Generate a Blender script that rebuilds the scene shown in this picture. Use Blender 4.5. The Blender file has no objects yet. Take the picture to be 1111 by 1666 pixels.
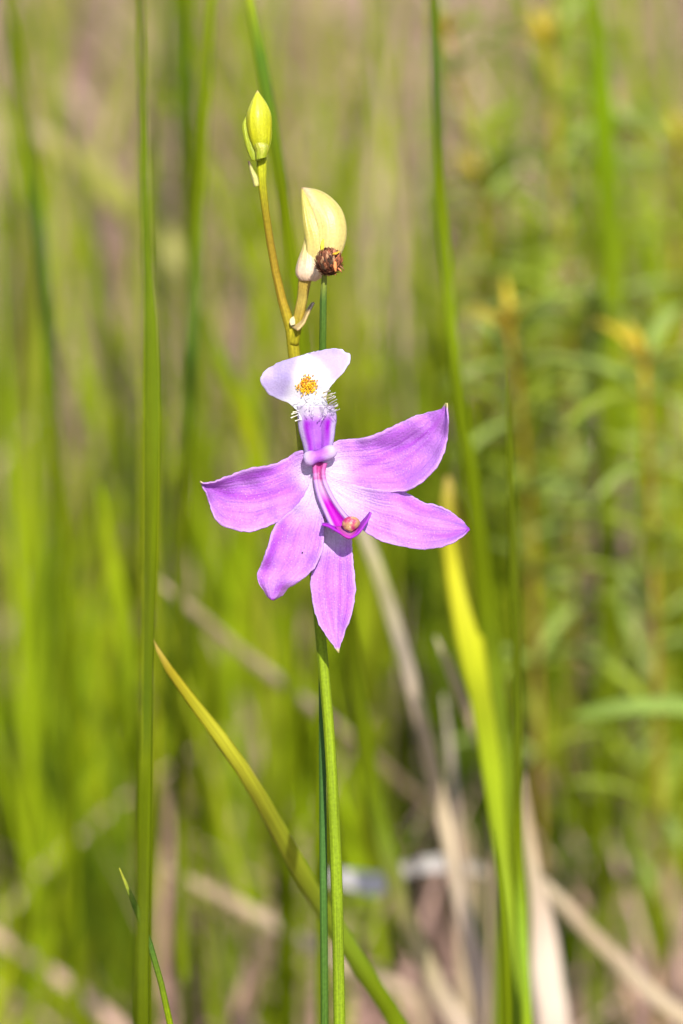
import bpy, math, random
import numpy as np
from mathutils import Vector, noise

# ------------------------------------------------------------------ camera, sky, sun, exposure
sc = bpy.context.scene
PITCH = math.radians(22.0)
FOCUS = 0.53            # metres, lens to flower
FRAME_W = 0.103         # metres of meadow across the frame at the flower
FLOWER_H = 0.34         # height of the flower above the ground
PX = FRAME_W / 1111.0
CAM = Vector((0.0, -FOCUS * math.cos(PITCH), FLOWER_H + FOCUS * math.sin(PITCH)))
FWD = Vector((0, math.cos(PITCH), -math.sin(PITCH)))
UP = Vector((0, math.sin(PITCH), math.cos(PITCH)))
RIGHT = Vector((1, 0, 0))

cam_data = bpy.data.cameras.new('camera')
cam = bpy.data.objects.new('camera', cam_data)
sc.collection.objects.link(cam)
cam.location = CAM
cam.rotation_euler = (math.pi / 2 - PITCH, 0, 0)
cam_data.sensor_fit = 'HORIZONTAL'
cam_data.sensor_width = 24.0
cam_data.lens = 24.0 * FOCUS / FRAME_W
cam_data.clip_start = 0.01
cam_data.clip_end = 1000
cam_data.dof.use_dof = True
cam_data.dof.focus_distance = FOCUS - 0.001
cam_data.dof.aperture_fstop = 13
cam_data.dof.aperture_blades = 9
sc.camera = cam

SUN_EL = math.radians(47)
SUN_AZ = math.radians(168)     # compass style, 0 = +Y (away from camera); 180 = straight behind the camera
world = bpy.data.worlds.new('World')
sc.world = world
world.use_nodes = True
wn = world.node_tree.nodes
wl = world.node_tree.links
wn.clear()
sky = wn.new('ShaderNodeTexSky')
sky.sky_type = 'NISHITA'
sky.sun_disc = False
sky.sun_elevation = SUN_EL
sky.sun_rotation = SUN_AZ
bg = wn.new('ShaderNodeBackground')
bg.inputs['Strength'].default_value = 0.13
wo = wn.new('ShaderNodeOutputWorld')
wl.new(sky.outputs[0], bg.inputs['Color'])
wl.new(bg.outputs[0], wo.inputs['Surface'])

sun_data = bpy.data.lights.new('sun', 'SUN')
sun_data.energy = 4.6
sun_data.angle = math.radians(0.5)
sun_data.color = (1.0, 0.95, 0.86)
sun = bpy.data.objects.new('sun', sun_data)
sc.collection.objects.link(sun)
to_sun = Vector((math.sin(SUN_AZ) * math.cos(SUN_EL), math.cos(SUN_AZ) * math.cos(SUN_EL), math.sin(SUN_EL)))
sun.rotation_euler = to_sun.to_track_quat('Z', 'Y').to_euler()
sun.location = to_sun * 5

sc.view_settings.view_transform = 'Standard'
sc.view_settings.look = 'None'
sc.view_settings.gamma = 1.0
sc.view_settings.exposure = 0.8
sc.render.engine = 'CYCLES'
sc.cycles.use_denoising = True
sc.cycles.max_bounces = 8
sc.cycles.transmission_bounces = 4
sc.cycles.caustics_reflective = False
sc.cycles.caustics_refractive = False

# ------------------------------------------------------------------ helpers
rng = random.Random(7)
nrng = np.random.default_rng(11)


def srgb(r, g, b):
    f = lambda c: c / 12.92 if c <= 0.04045 else ((c + 0.055) / 1.055) ** 2.4
    return (f(r / 255), f(g / 255), f(b / 255))


def mix3(a, b, t):
    t = max(0.0, min(1.0, t))
    return tuple(a[i] + (b[i] - a[i]) * t for i in range(3))


def smooth(a, b, x):
    if a == b:
        return 0.0 if x < a else 1.0
    t = max(0.0, min(1.0, (x - a) / (b - a)))
    return t * t * (3 - 2 * t)


def ray(px, py):
    return FWD * FOCUS + RIGHT * ((px - 555.5) * PX) + UP * ((833 - py) * PX)


def at(px, py, Y):
    """the point in the upright plane y = Y of the meadow seen in that direction"""
    r = ray(px, py)
    return CAM + r * ((Y - CAM.y) / r.y)


def near(px, py, w=0.0):
    """a point w metres in front of (towards the lens) the flower's own plane"""
    return CAM + ray(px, py) * ((FOCUS - w) / FOCUS)


def catmull(pts, n):
    """resample a polyline of tuples smoothly, even in chord length"""
    pts = [np.array(p, float) for p in pts]
    if len(pts) == 2:
        return [pts[0] + (pts[1] - pts[0]) * i / (n - 1) for i in range(n)]
    dim = min(3, len(pts[0]))
    d = [0.0]
    for a, b in zip(pts, pts[1:]):
        d.append(d[-1] + max(1e-9, float(np.linalg.norm((b - a)[:dim]))))
    out = []
    for i in range(n):
        s = d[-1] * i / (n - 1)
        k = 0
        while k < len(pts) - 2 and s > d[k + 1]:
            k += 1
        h = d[k + 1] - d[k]
        u = (s - d[k]) / h
        p1, p2 = pts[k], pts[k + 1]
        m1 = (p2 - p1) / h if k == 0 else (p2 - pts[k - 1]) / (d[k + 1] - d[k - 1])
        m2 = (p2 - p1) / h if k + 2 >= len(pts) else (pts[k + 2] - p1) / (d[k + 2] - d[k])
        u2, u3 = u * u, u * u * u
        out.append((2 * u3 - 3 * u2 + 1) * p1 + (u3 - 2 * u2 + u) * h * m1 + (-2 * u3 + 3 * u2) * p2 + (u3 - u2) * h * m2)
    return out


def make_mesh(name, verts, faces, cols=None, uvs=None, mat=None, smooth_shade=True):
    me = bpy.data.meshes.new(name)
    me.from_pydata([tuple(v) for v in verts], [], faces)
    if cols is not None:
        ca = me.color_attributes.new('Col', 'FLOAT_COLOR', 'POINT')
        ca.data.foreach_set('color', np.array([(c[0], c[1], c[2], 1.0) for c in cols], dtype=np.float32).ravel())
    if uvs is not None:
        ul = me.uv_layers.new(name='UVMap')
        idx = np.empty(len(me.loops), dtype=np.int32)
        me.loops.foreach_get('vertex_index', idx)
        ul.data.foreach_set('uv', np.array(uvs, dtype=np.float32)[idx].ravel())
    if smooth_shade:
        me.polygons.foreach_set('use_smooth', [True] * len(me.polygons))
    if mat:
        me.materials.append(mat)
    me.update()
    return me


def link(name, me, parent=None, label=None, cat=None, group=None, kind=None):
    o = bpy.data.objects.new(name, me)
    sc.collection.objects.link(o)
    if parent is not None:
        o.parent = parent
        o.matrix_parent_inverse = parent.matrix_basis.inverted()
    if label:
        o['label'] = label
    if cat:
        o['category'] = cat
    if group:
        o['group'] = group
    if kind:
        o['kind'] = kind
    return o


def thing(name, loc, label, cat, group=None):
    o = bpy.data.objects.new(name, None)
    sc.collection.objects.link(o)
    o.location = loc
    o.empty_display_size = 0.01
    o['label'] = label
    o['category'] = cat
    if group:
        o['group'] = group
    return o


# ------------------------------------------------------------------ materials
def plant_material(name, rough=0.5, translucent=0.25, streak=0.25, streak_scale=(14.0, 0.6), speckle=0.0,
                   speckle_scale=3000.0, spec=0.3, bump=0.0, bump_scale=2500.0, trans_gain=1.0, sss=0.0, relief=0.0, sparkle=0.0):
    m = bpy.data.materials.new(name)
    m.use_nodes = True
    n, l = m.node_tree.nodes, m.node_tree.links
    n.clear()
    out = n.new('ShaderNodeOutputMaterial')
    col = n.new('ShaderNodeVertexColor')
    col.layer_name = 'Col'
    uv = n.new('ShaderNodeUVMap')
    mp = n.new('ShaderNodeMapping')
    mp.inputs['Scale'].default_value = (streak_scale[0], streak_scale[1], 1)
    l.new(uv.outputs[0], mp.inputs['Vector'])
    nz = n.new('ShaderNodeTexNoise')
    nz.inputs['Scale'].default_value = 1.0
    nz.inputs['Detail'].default_value = 3.0
    l.new(mp.outputs[0], nz.inputs['Vector'])
    mr = n.new('ShaderNodeMapRange')
    mr.inputs['From Min'].default_value = 0.3
    mr.inputs['From Max'].default_value = 0.7
    mr.inputs['To Min'].default_value = 1.0 - streak
    mr.inputs['To Max'].default_value = 1.0 + streak * 0.6
    l.new(nz.outputs['Fac'], mr.inputs['Value'])
    mul = n.new('ShaderNodeVectorMath')
    mul.operation = 'SCALE'
    l.new(col.outputs['Color'], mul.inputs[0])
    l.new(mr.outputs[0], mul.inputs['Scale'])
    cur = mul.outputs[0]
    tc = n.new('ShaderNodeTexCoord')
    if speckle > 0:
        sp = n.new('ShaderNodeTexNoise')
        sp.inputs['Scale'].default_value = speckle_scale
        sp.inputs['Detail'].default_value = 2.0
        l.new(tc.outputs['Object'], sp.inputs['Vector'])
        sr = n.new('ShaderNodeMapRange')
        sr.inputs['From Min'].default_value = 0.3
        sr.inputs['From Max'].default_value = 0.72
        sr.inputs['To Min'].default_value = 1.0 - speckle
        sr.inputs['To Max'].default_value = 1.0 + speckle
        l.new(sp.outputs['Fac'], sr.inputs['Value'])
        m2 = n.new('ShaderNodeVectorMath')
        m2.operation = 'SCALE'
        l.new(cur, m2.inputs[0])
        l.new(sr.outputs[0], m2.inputs['Scale'])
        cur = m2.outputs[0]
    if sparkle > 0:  # glints of the petal cells, painted as pale dots in the colour
        vs = n.new('ShaderNodeTexVoronoi')
        vs.inputs['Scale'].default_value = speckle_scale * 0.55
        l.new(tc.outputs['Object'], vs.inputs['Vector'])
        vr = n.new('ShaderNodeMapRange')
        vr.inputs['From Min'].default_value = 0.22
        vr.inputs['From Max'].default_value = 0.05
        vr.inputs['To Min'].default_value = 0.0
        vr.inputs['To Max'].default_value = sparkle
        l.new(vs.outputs['Distance'], vr.inputs['Value'])
        vm = n.new('ShaderNodeMix')
        vm.data_type = 'RGBA'
        l.new(vr.outputs[0], vm.inputs['Factor'])
        l.new(cur, vm.inputs[6])
        vm.inputs[7].default_value = (0.75, 0.62, 0.82, 1)
        cur = vm.outputs[2]
    p = n.new('ShaderNodeBsdfPrincipled')
    p.inputs['Roughness'].default_value = rough
    p.inputs['Specular IOR Level'].default_value = spec
    if sss > 0:
        p.inputs['Subsurface Weight'].default_value = sss
        p.inputs['Subsurface Radius'].default_value = (1.0, 0.8, 0.4)
        p.inputs['Subsurface Scale'].default_value = 0.0006
    l.new(cur, p.inputs['Base Color'])
    if bump > 0:
        bt = n.new('ShaderNodeTexNoise')
        bt.inputs['Scale'].default_value = bump_scale
        bt.inputs['Detail'].default_value = 2.0
        l.new(tc.outputs['Object'], bt.inputs['Vector'])
        bp = n.new('ShaderNodeBump')
        bp.inputs['Strength'].default_value = bump
        bp.inputs['Distance'].default_value = 0.0002
        l.new(bt.outputs['Fac'], bp.inputs['Height'])
        l.new(bp.outputs[0], p.inputs['Normal'])
    if relief > 0:
        rb = n.new('ShaderNodeBump')
        rb.inputs['Strength'].default_value = relief
        rb.inputs['Distance'].default_value = 0.0004
        l.new(nz.outputs['Fac'], rb.inputs['Height'])
        if bump > 0:
            l.new(bp.outputs[0], rb.inputs['Normal'])
        l.new(rb.outputs[0], p.inputs['Normal'])
    if translucent > 0:
        t = n.new('ShaderNodeBsdfTranslucent')
        g = n.new('ShaderNodeVectorMath')
        g.operation = 'SCALE'
        g.inputs['Scale'].default_value = trans_gain
        l.new(cur, g.inputs[0])
        l.new(g.outputs[0], t.inputs['Color'])
        mx = n.new('ShaderNodeMixShader')
        mx.inputs['Fac'].default_value = translucent
        l.new(p.outputs[0], mx.inputs[1])
        l.new(t.outputs[0], mx.inputs[2])
        l.new(mx.outputs[0], out.inputs['Surface'])
    else:
        l.new(p.outputs[0], out.inputs['Surface'])
    return m


M_PETAL = plant_material('orchid_petal', rough=0.55, translucent=0.2, streak=0.10, streak_scale=(26, 1.6),
                         speckle=0.13, speckle_scale=3600, spec=0.25, bump=0.6, bump_scale=3600, relief=0.5, sparkle=0.3)
M_LIP = plant_material('orchid_lip', rough=0.6, translucent=0.2, streak=0.03, speckle=0.06, speckle_scale=3600, spec=0.2,
                       bump=0.4, bump_scale=3600)
M_BUD = plant_material('flower_bud_skin', rough=0.42, translucent=0.0, streak=0.20, streak_scale=(16, 1.0), speckle=0.10,
                       speckle_scale=2600, spec=0.4, sss=0.25, bump=0.25, bump_scale=3000, relief=0.6)
M_STEM = plant_material('green_stem', rough=0.6, translucent=0.0, streak=0.30, streak_scale=(14, 0.5), speckle=0.16,
                        speckle_scale=2500, spec=0.06, relief=0.4)
M_LEAF = plant_material('grass_leaf', rough=0.55, translucent=0.28, streak=0.25, streak_scale=(18, 0.3), spec=0.07, relief=0.4)
M_STRAW = plant_material('dry_straw', rough=0.7, translucent=0.12, streak=0.35, streak_scale=(14, 0.5), spec=0.12)
M_SEED = plant_material('seed_scale', rough=0.65, translucent=0.0, streak=0.3, streak_scale=(5, 5), speckle=0.35,
                        speckle_scale=2400, spec=0.2)
M_GRASS = plant_material('meadow_grass', rough=0.7, translucent=0.25, streak=0.0, spec=0.05)


def ground_material():
    m = bpy.data.materials.new('meadow_soil')
    m.use_nodes = True
    n, l = m.node_tree.nodes, m.node_tree.links
    p = n['Principled BSDF']
    p.inputs['Roughness'].default_value = 0.95
    p.inputs['Specular IOR Level'].default_value = 0.1
    tc = n.new('ShaderNodeTexCoord')
    a = n.new('ShaderNodeTexNoise')
    a.inputs['Scale'].default_value = 9.0
    a.inputs['Detail'].default_value = 8.0
    l.new(tc.outputs['Object'], a.inputs['Vector'])
    r = n.new('ShaderNodeValToRGB')
    r.color_ramp.elements[0].position = 0.38
    r.color_ramp.elements[0].color = (0.075, 0.052, 0.036, 1)
    r.color_ramp.elements[1].position = 0.62
    r.color_ramp.elements[1].color = (0.50, 0.305, 0.26, 1)
    e = r.color_ramp.elements.new(0.5)
    e.color = (0.33, 0.20, 0.165, 1)
    l.new(a.outputs['Fac'], r.inputs['Fac'])
    b = n.new('ShaderNodeTexNoise')
    b.inputs['Scale'].default_value = 160.0
    b.inputs['Detail'].default_value = 5.0
    l.new(tc.outputs['Object'], b.inputs['Vector'])
    mr = n.new('ShaderNodeMapRange')
    mr.inputs['From Min'].default_value = 0.3
    mr.inputs['From Max'].default_value = 0.7
    mr.inputs['To Min'].default_value = 0.6
    mr.inputs['To Max'].default_value = 1.35
    l.new(b.outputs['Fac'], mr.inputs['Value'])
    s = n.new('ShaderNodeVectorMath')
    s.operation = 'SCALE'
    l.new(r.outputs[0], s.inputs[0])
    l.new(mr.outputs[0], s.inputs['Scale'])
    l.new(s.outputs[0], p.inputs['Base Color'])
    bp = n.new('ShaderNodeBump')
    bp.inputs['Strength'].default_value = 0.8
    bp.inputs['Distance'].default_value = 0.01
    l.new(b.outputs['Fac'], bp.inputs['Height'])
    l.new(bp.outputs[0], p.inputs['Normal'])
    return m


M_SOIL = ground_material()

# ------------------------------------------------------------------ ground
def ground_z(x, y):
    f = 1.0 / (1.0 + (abs(x) / 4) ** 4 + (abs(y - 1) / 5) ** 4)
    return f * (0.018 * noise.noise((x * 3.1, y * 3.1, 0.3)) + 0.008 * noise.noise((x * 11, y * 11, 4.0)))


def build_ground():
    def axis(c):
        a = [c + i * 0.06 for i in range(-40, 41)]
        far = [3.2, 4.5, 7, 12, 25, 60, 150, 400]
        return [c - f for f in reversed(far)] + a + [c + f for f in far]
    xs, ys = axis(0.0), axis(1.2)
    v = [(x, y, ground_z(x, y)) for y in ys for x in xs]
    nx = len(xs)
    f = [(j * nx + i, j * nx + i + 1, (j + 1) * nx + i + 1, (j + 1) * nx + i) for j in range(len(ys) - 1) for i in range(nx - 1)]
    link('ground', make_mesh('ground', v, f, mat=M_SOIL), kind='structure', label='brown soil of the meadow under the grass')


build_ground()

# ------------------------------------------------------------------ shape builders
def sheet(left, right, depth, colour, n=44, m=23, wave=0.0, mat=None, name='sheet', place=near):
    """a curved sheet between two outlines that run from its base to its tip; depth(t, s, px, py) in metres towards the lens"""
    L, R = catmull(left, n), catmull(right, n)
    v, c, uv = [], [], []
    for i in range(n):
        t = i / (n - 1)
        for j in range(m):
            s = -1 + 2 * j / (m - 1)
            q = L[i] + (R[i] - L[i]) * (s + 1) / 2
            if wave:
                e = abs(s) ** 5
                q = q + np.array([1.6 * noise.noise((q[0] * 0.11, q[1] * 0.11, 5.1)) + 0.8 * noise.noise((q[0] * 0.3, q[1] * 0.3, 1.1)),
                                  1.6 * noise.noise((q[0] * 0.11, q[1] * 0.11, 9.3)) + 0.8 * noise.noise((q[0] * 0.3, q[1] * 0.3, 7.7))]) * e
            w = depth(t, s, q[0], q[1])
            if wave:
                w += wave * noise.noise((q[0] * 0.035, q[1] * 0.035, 2.7)) * (0.3 + abs(s))
            v.append(place(q[0], q[1], w))
            c.append(colour(t, s, q[0], q[1]))
            uv.append(((s + 1) / 2, t))
    f = [(i * m + j, i * m + j + 1, (i + 1) * m + j + 1, (i + 1) * m + j) for i in range(n - 1) for j in range(m - 1)]
    return make_mesh(name, v, f, c, uv, mat)


def thicken(o, t):
    md = o.modifiers.new('thickness', 'SOLIDIFY')
    md.thickness = t
    md.offset = 0
    return o


def pod(left, right, colour, w0=lambda t: 0.0, flat=0.9, n=26, k=20, mat=None, name='pod', rib=None):
    """closed rounded body between two outlines (base to tip)"""
    L, R = catmull(left, n), catmull(right, n)
    v, c, uv, f = [], [], [], []
    for i in range(n):
        t = i / (n - 1)
        mid = (L[i] + R[i]) / 2
        half = (R[i] - L[i]) / 2
        hw = float(np.linalg.norm(half)) * PX
        for j in range(k):
            a = 2 * math.pi * j / k
            g = 1.0 + (rib(t, a) if rib else 0.0)
            q = mid + half * math.cos(a) * g
            w = w0(t) + hw * flat * math.sin(a) * g
            v.append(near(q[0], q[1], w))
            c.append(colour(t, a, q[0], q[1]))
            uv.append((j / k, t))
    for i in range(n - 1):
        for j in range(k):
            f.append((i * k + j, i * k + (j + 1) % k, (i + 1) * k + (j + 1) % k, (i + 1) * k + j))
    f.append(tuple(range(k))[::-1])
    f.append(tuple((n - 1) * k + j for j in range(k)))
    return make_mesh(name, v, f, c, uv, mat)


def tube(pts, n=40, k=10, mat=None, name='tube', colour=None, thick=1.0, fold=0.0, side=RIGHT, twist=0.0, angle_shade=0.0):
    """pts: (world point, half width, colour) from base to tip"""
    arr = [(p.x, p.y, p.z, r, c[0], c[1], c[2]) for p, r, c in pts]
    S = catmull(arr, n)
    v, c, uv, f = [], [], [], []
    dist = 0.0
    for i in range(n):
        p = Vector(S[i][:3])
        a = Vector(S[max(0, i - 1)][:3])
        b = Vector(S[min(n - 1, i + 1)][:3])
        tan = (b - a).normalized()
        if i:
            dist += (p - Vector(S[i - 1][:3])).length
        sd = (side - tan * side.dot(tan)).normalized()
        nm = tan.cross(sd)
        if twist:
            tw = twist * i / (n - 1)
            sd, nm = sd * math.cos(tw) + nm * math.sin(tw), nm * math.cos(tw) - sd * math.sin(tw)
        jt = noise.noise((p.x * 300 + 3, p.z * 55, p.y * 55)) + 0.6 * noise.noise((p.x * 200, p.z * 210, 4.0))
        r = max(1e-5, S[i][3] * (1 + 0.05 * jt))
        for j in range(k):
            an = 2 * math.pi * j / k
            cx, cy = math.cos(an), math.sin(an)
            v.append(p + sd * (r * cx) + nm * (r * thick * cy + r * fold * abs(cx)))
            jc = 1 + 0.22 * jt + 0.12 * noise.noise((p.z * 400, j * 0.9, p.x * 90))
            col = tuple(max(0.0, x) * jc for x in S[i][4:7])
            c.append(col)
            uv.append((j / k, dist * 100))
    for i in range(n - 1):
        for j in range(k):
            f.append((i * k + j, i * k + (j + 1) % k, (i + 1) * k + (j + 1) % k, (i + 1) * k + j))
    f.append(tuple(range(k))[::-1])
    f.append(tuple((n - 1) * k + j for j in range(k)))
    return make_mesh(name, v, f, c, uv, mat)


# ------------------------------------------------------------------ the orchid
C_STEMLOW = (0.14, 0.20, 0.008)
orchid = thing('orchid_plant', (near(550, 1666).x, -0.03, 0.0),
               'pink orchid with one open flower and two buds on a slender stalk', 'orchid')

# stalk: from the ground, behind the open flower, to the fork and the green bud
W_BACK = -0.010
stalk_pts = [(near(548, 4300, -0.03), 1.0), ]
base = Vector((near(552, 1666).x + 0.004, -0.015, -0.004))
OLIVE, OCHRE, LIME = (0.23, 0.20, 0.010), (0.24, 0.165, 0.014), (0.30, 0.32, 0.010)
sp = [(base, 0.00125, (0.12, 0.16, 0.02)),
      (near(560, 2300, 0.0), 0.0012, C_STEMLOW),
      (near(552, 1666, 0.0), 9.5 * PX, C_STEMLOW),
      (near(547, 1420, -0.001), 9.5 * PX, C_STEMLOW),
      (near(536, 1200, -0.003), 9 * PX, (0.15, 0.21, 0.008)),
      (near(522, 1040, -0.006), 9 * PX, (0.15, 0.21, 0.008)),
      (near(506, 860, -0.010), 10 * PX, (0.15, 0.20, 0.008)),
      (near(490, 690, -0.011), 10 * PX, (0.25, 0.25, 0.02)),
      (near(480, 590, -0.010), 10.5 * PX, OLIVE),
      (near(476, 545, -0.009), 10 * PX, OLIVE),
      (near(464, 508, -0.009), 8 * PX, OCHRE),
      (near(450, 450, -0.009), 7 * PX, OCHRE),
      (near(438, 385, -0.008), 6.5 * PX, OCHRE),
      (near(431, 335, -0.007), 6.5 * PX, mix3(OCHRE, LIME, 0.3)),
      (near(426, 295, -0.006), 7.5 * PX, mix3(OCHRE, LIME, 0.8)),
      (near(424, 262, -0.006), 8.5 * PX, LIME),
      (near(425, 246, -0.006), 9 * PX, LIME)]
link('stem', tube(sp, n=90, k=14, mat=M_STEM, name='orchid_stem'), orchid)

# green bud
C_BUD1, C_BUD2 = (0.37, 0.37, 0.003), (0.46, 0.46, 0.03)
def bud_col(t, a, px, py):
    c = mix3((0.22, 0.27, 0.006), C_BUD1, smooth(0.0, 0.35, t))
    c = mix3(c, C_BUD2, 0.45 * smooth(0.55, 0.8, t) + 0.15 * math.sin(a * 9) * smooth(0.3, 0.7, t))
    return mix3(c, (0.42, 0.30, 0.12), smooth(0.94, 1.0, t))
bud = link('flower_bud', pod([(418, 254), (410, 240), (401, 212), (400, 188), (407, 168), (418, 147.5)],
                             [(433, 252), (439, 234), (441, 208), (440, 186), (433, 168), (419, 147)],
                             bud_col, w0=lambda t: -0.005 + 0.001 * t, flat=1.0, n=34, k=30, mat=M_BUD, name='flower_bud',
                             rib=lambda t, a: math.sin(math.pi * t) * (0.06 * math.cos(3 * a + 0.5) - 0.05 * math.exp(-((a - 1.9) / 0.12) ** 2))), orchid,
           label='green bud, closed and pointed')
link('sepal', pod([(409, 262), (401, 244), (394.5, 215), (395, 200), (401, 188)],
                  [(424, 262), (421, 242), (415, 216), (411, 200), (402, 187)],
                  lambda t, a, x, y: mix3((0.22, 0.27, 0.006), (0.31, 0.35, 0.008), t), w0=lambda t: -0.0052, flat=0.7,
                  mat=M_BUD, name='bud_sepal'), bud)
link('sepal', pod([(424, 258), (430, 240), (436, 220), (438.5, 200)], [(433, 256), (440, 236), (442.5, 214), (440, 199)],
                  lambda t, a, x, y: mix3((0.22, 0.27, 0.006), (0.33, 0.36, 0.01), t), w0=lambda t: -0.0052, flat=0.8,
                  mat=M_BUD, name='bud_sepal'), bud)
link('calyx', pod([(416, 260), (415, 246), (413, 238), (412, 232)], [(434, 256), (437, 243), (436, 236), (430, 228)],
                  lambda t, a, x, y: mix3((0.22, 0.27, 0.006), (0.34, 0.32, 0.03), t + 0.3 * math.sin(5 * a)), w0=lambda t: -0.0042,
                  flat=1.0, mat=M_BUD, name='bud_calyx'), bud)
br = link('bract', sheet([(414, 304), (409, 285), (406, 272), (404, 262)], [(421, 302), (419, 288), (413, 278), (405, 262)],
                         lambda t, s, x, y: -0.0045 - 0.0006 * s * s,
                         lambda t, s, x, y: mix3((0.46, 0.43, 0.12), (0.09, 0.05, 0.03), smooth(0.72, 0.9, t)), n=14, m=7, mat=M_BUD,
                         name='bract'), orchid)
thicken(br, 0.0002)

# pedicel and bract at the fork, pale yellow opening bud
pp = [(near(478, 560, -0.009), 8 * PX, OLIVE), (near(482, 535, -0.0085), 8.5 * PX, OLIVE), (near(487, 510, -0.008), 9 * PX, (0.29, 0.21, 0.03)),
      (near(492, 485, -0.0075), 9 * PX, (0.33, 0.245, 0.05)), (near(495, 462, -0.007), 10.5 * PX, (0.33, 0.23, 0.04)),
      (near(497, 448, -0.007), 12 * PX, (0.34, 0.24, 0.07))]
link('pedicel', tube(pp, n=24, k=14, mat=M_STEM, name='pedicel'), orchid)
br = link('bract', sheet([(474, 532), (481, 527), (491, 520), (497, 508), (508, 493)], [(484, 538), (494, 527), (498, 518), (503, 507), (511, 492)],
                         lambda t, s, x, y: -0.0072 + 0.001 * s, lambda t, s, x, y: mix3((0.42, 0.30, 0.12), (0.05, 0.035, 0.03), smooth(0.62, 0.78, t)),
                         n=18, m=7, mat=M_BUD, name='bract'), orchid)
thicken(br, 0.0003)
br = link('bract', sheet([(473, 530), (471, 524), (473, 518), (477, 515)], [(480, 528), (480, 522), (479, 518), (478, 515)],
                         lambda t, s, x, y: -0.0072, lambda t, s, x, y: (0.62, 0.52, 0.30), n=10, m=5, mat=M_BUD, name='bract'), orchid)
thicken(br, 0.0003)
CREAM, CREAM2, BLUSH = (0.44, 0.36, 0.10), (0.48, 0.39, 0.15), (0.50, 0.36, 0.24)
def shell_col(t, a, px, py):
    c = mix3(CREAM2, CREAM, smooth(0.2, 0.6, t))
    # pinkish line along the folded midrib and towards the tip
    d = abs((px - 490) * 0.86 - (py - 305) * 0.50) / 60
    c = mix3(c, (0.58, 0.36, 0.28), 0.65 * smooth(0.16, 0.0, abs(d - 0.10)) * smooth(0.45, 0.9, t))
    c = mix3(c, BLUSH, 0.8 * smooth(0.30, 0.0, t))
    return mix3(c, (0.20, 0.12, 0.05), smooth(0.975, 1.0, t))
ob = link('opening_bud', pod([(490, 455), (500, 425), (508, 390), (506, 362), (498, 335), (490.5, 305)],
                             [(513, 458), (533, 445), (551, 422), (562, 396), (564, 370), (557, 343), (540, 322), (518, 309), (491, 304.5)],
                             shell_col, w0=lambda t: -0.0075 + 0.0012 * math.sin(math.pi * t), flat=0.75, n=40, k=30, mat=M_BUD, name='opening_bud'),
          orchid, label='pale yellow bud with hooked tip')
link('sepal', pod([(489, 452), (497, 424), (497, 395), (493, 365), (491, 335), (490, 306)],
                  [(505, 448), (521, 420), (530, 398), (526, 376), (512, 345), (491, 305)],
                  lambda t, a, x, y: mix3(mix3(CREAM2, (0.38, 0.32, 0.06), smooth(0.1, 0.6, t)), (0.20, 0.12, 0.05), smooth(0.97, 1.0, t)),
                  w0=lambda t: -0.0064 + 0.0010 * math.sin(math.pi * t), flat=0.5, n=34, k=22, mat=M_BUD, name='opening_bud_sepal'), ob)
link('lip_lobe', pod([(489, 457), (481.5, 448), (481, 436), (485, 421), (491, 405), (495, 388), (496, 372)],
                     [(512, 457), (519, 446), (519, 430), (515, 412), (509, 396), (502, 382), (497, 372)],
                     lambda t, a, x, y: mix3(BLUSH, (0.46, 0.37, 0.11), smooth(0.2, 0.75, t)), w0=lambda t: -0.0062, flat=0.8, n=24, k=20,
                     mat=M_BUD, name='lip_lobe'), ob)

# ---- the open flower
ov = [(near(500, 800, -0.0105), 9 * PX, (0.26, 0.26, 0.03)), (near(508, 790, -0.007), 11 * PX, (0.34, 0.26, 0.12)),
      (near(514, 776, -0.004), 12 * PX, (0.45, 0.20, 0.42)), (near(517, 767, -0.0015), 13 * PX, (0.55, 0.20, 0.50)),
      (near(518, 764, 0.0004), 9 * PX, (0.62, 0.10, 0.38))]
flower = link('flower', tube(ov, n=22, k=16, mat=M_PETAL, name='flower_base'), orchid,
              label='open pink purple flower with white and yellow lip on top')

PUR, DEEP, PALE, WHITE, RIM_LIGHT = (0.40, 0.142, 0.55), (0.315, 0.045, 0.48), (0.48, 0.26, 0.61), (0.55, 0.43, 0.59), (0.56, 0.36, 0.65)

def streaks(px, py, lines):
    """sum of soft dark vein strokes given as polylines with widths in photo pixels"""
    out = 0.0
    for pts, wd, amp in lines:
        best, bt = 1e9, 0
        tot = len(pts) - 1
        for i in range(tot):
            ax, ay = pts[i]; bx, by = pts[i + 1]
            dx, dy = bx - ax, by - ay
            u = ((px - ax) * dx + (py - ay) * dy) / (dx * dx + dy * dy)
            u = max(0, min(1, u))
            d = math.hypot(px - ax - u * dx, py - ay - u * dy)
            if d < best:
                best, bt = d, (i + u) / tot
        out = max(out, 1.3 * amp * math.exp(-(best / wd) ** 2) * math.sin(math.pi * min(0.95, max(0.05, bt))) ** 0.5)
    return out

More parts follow.
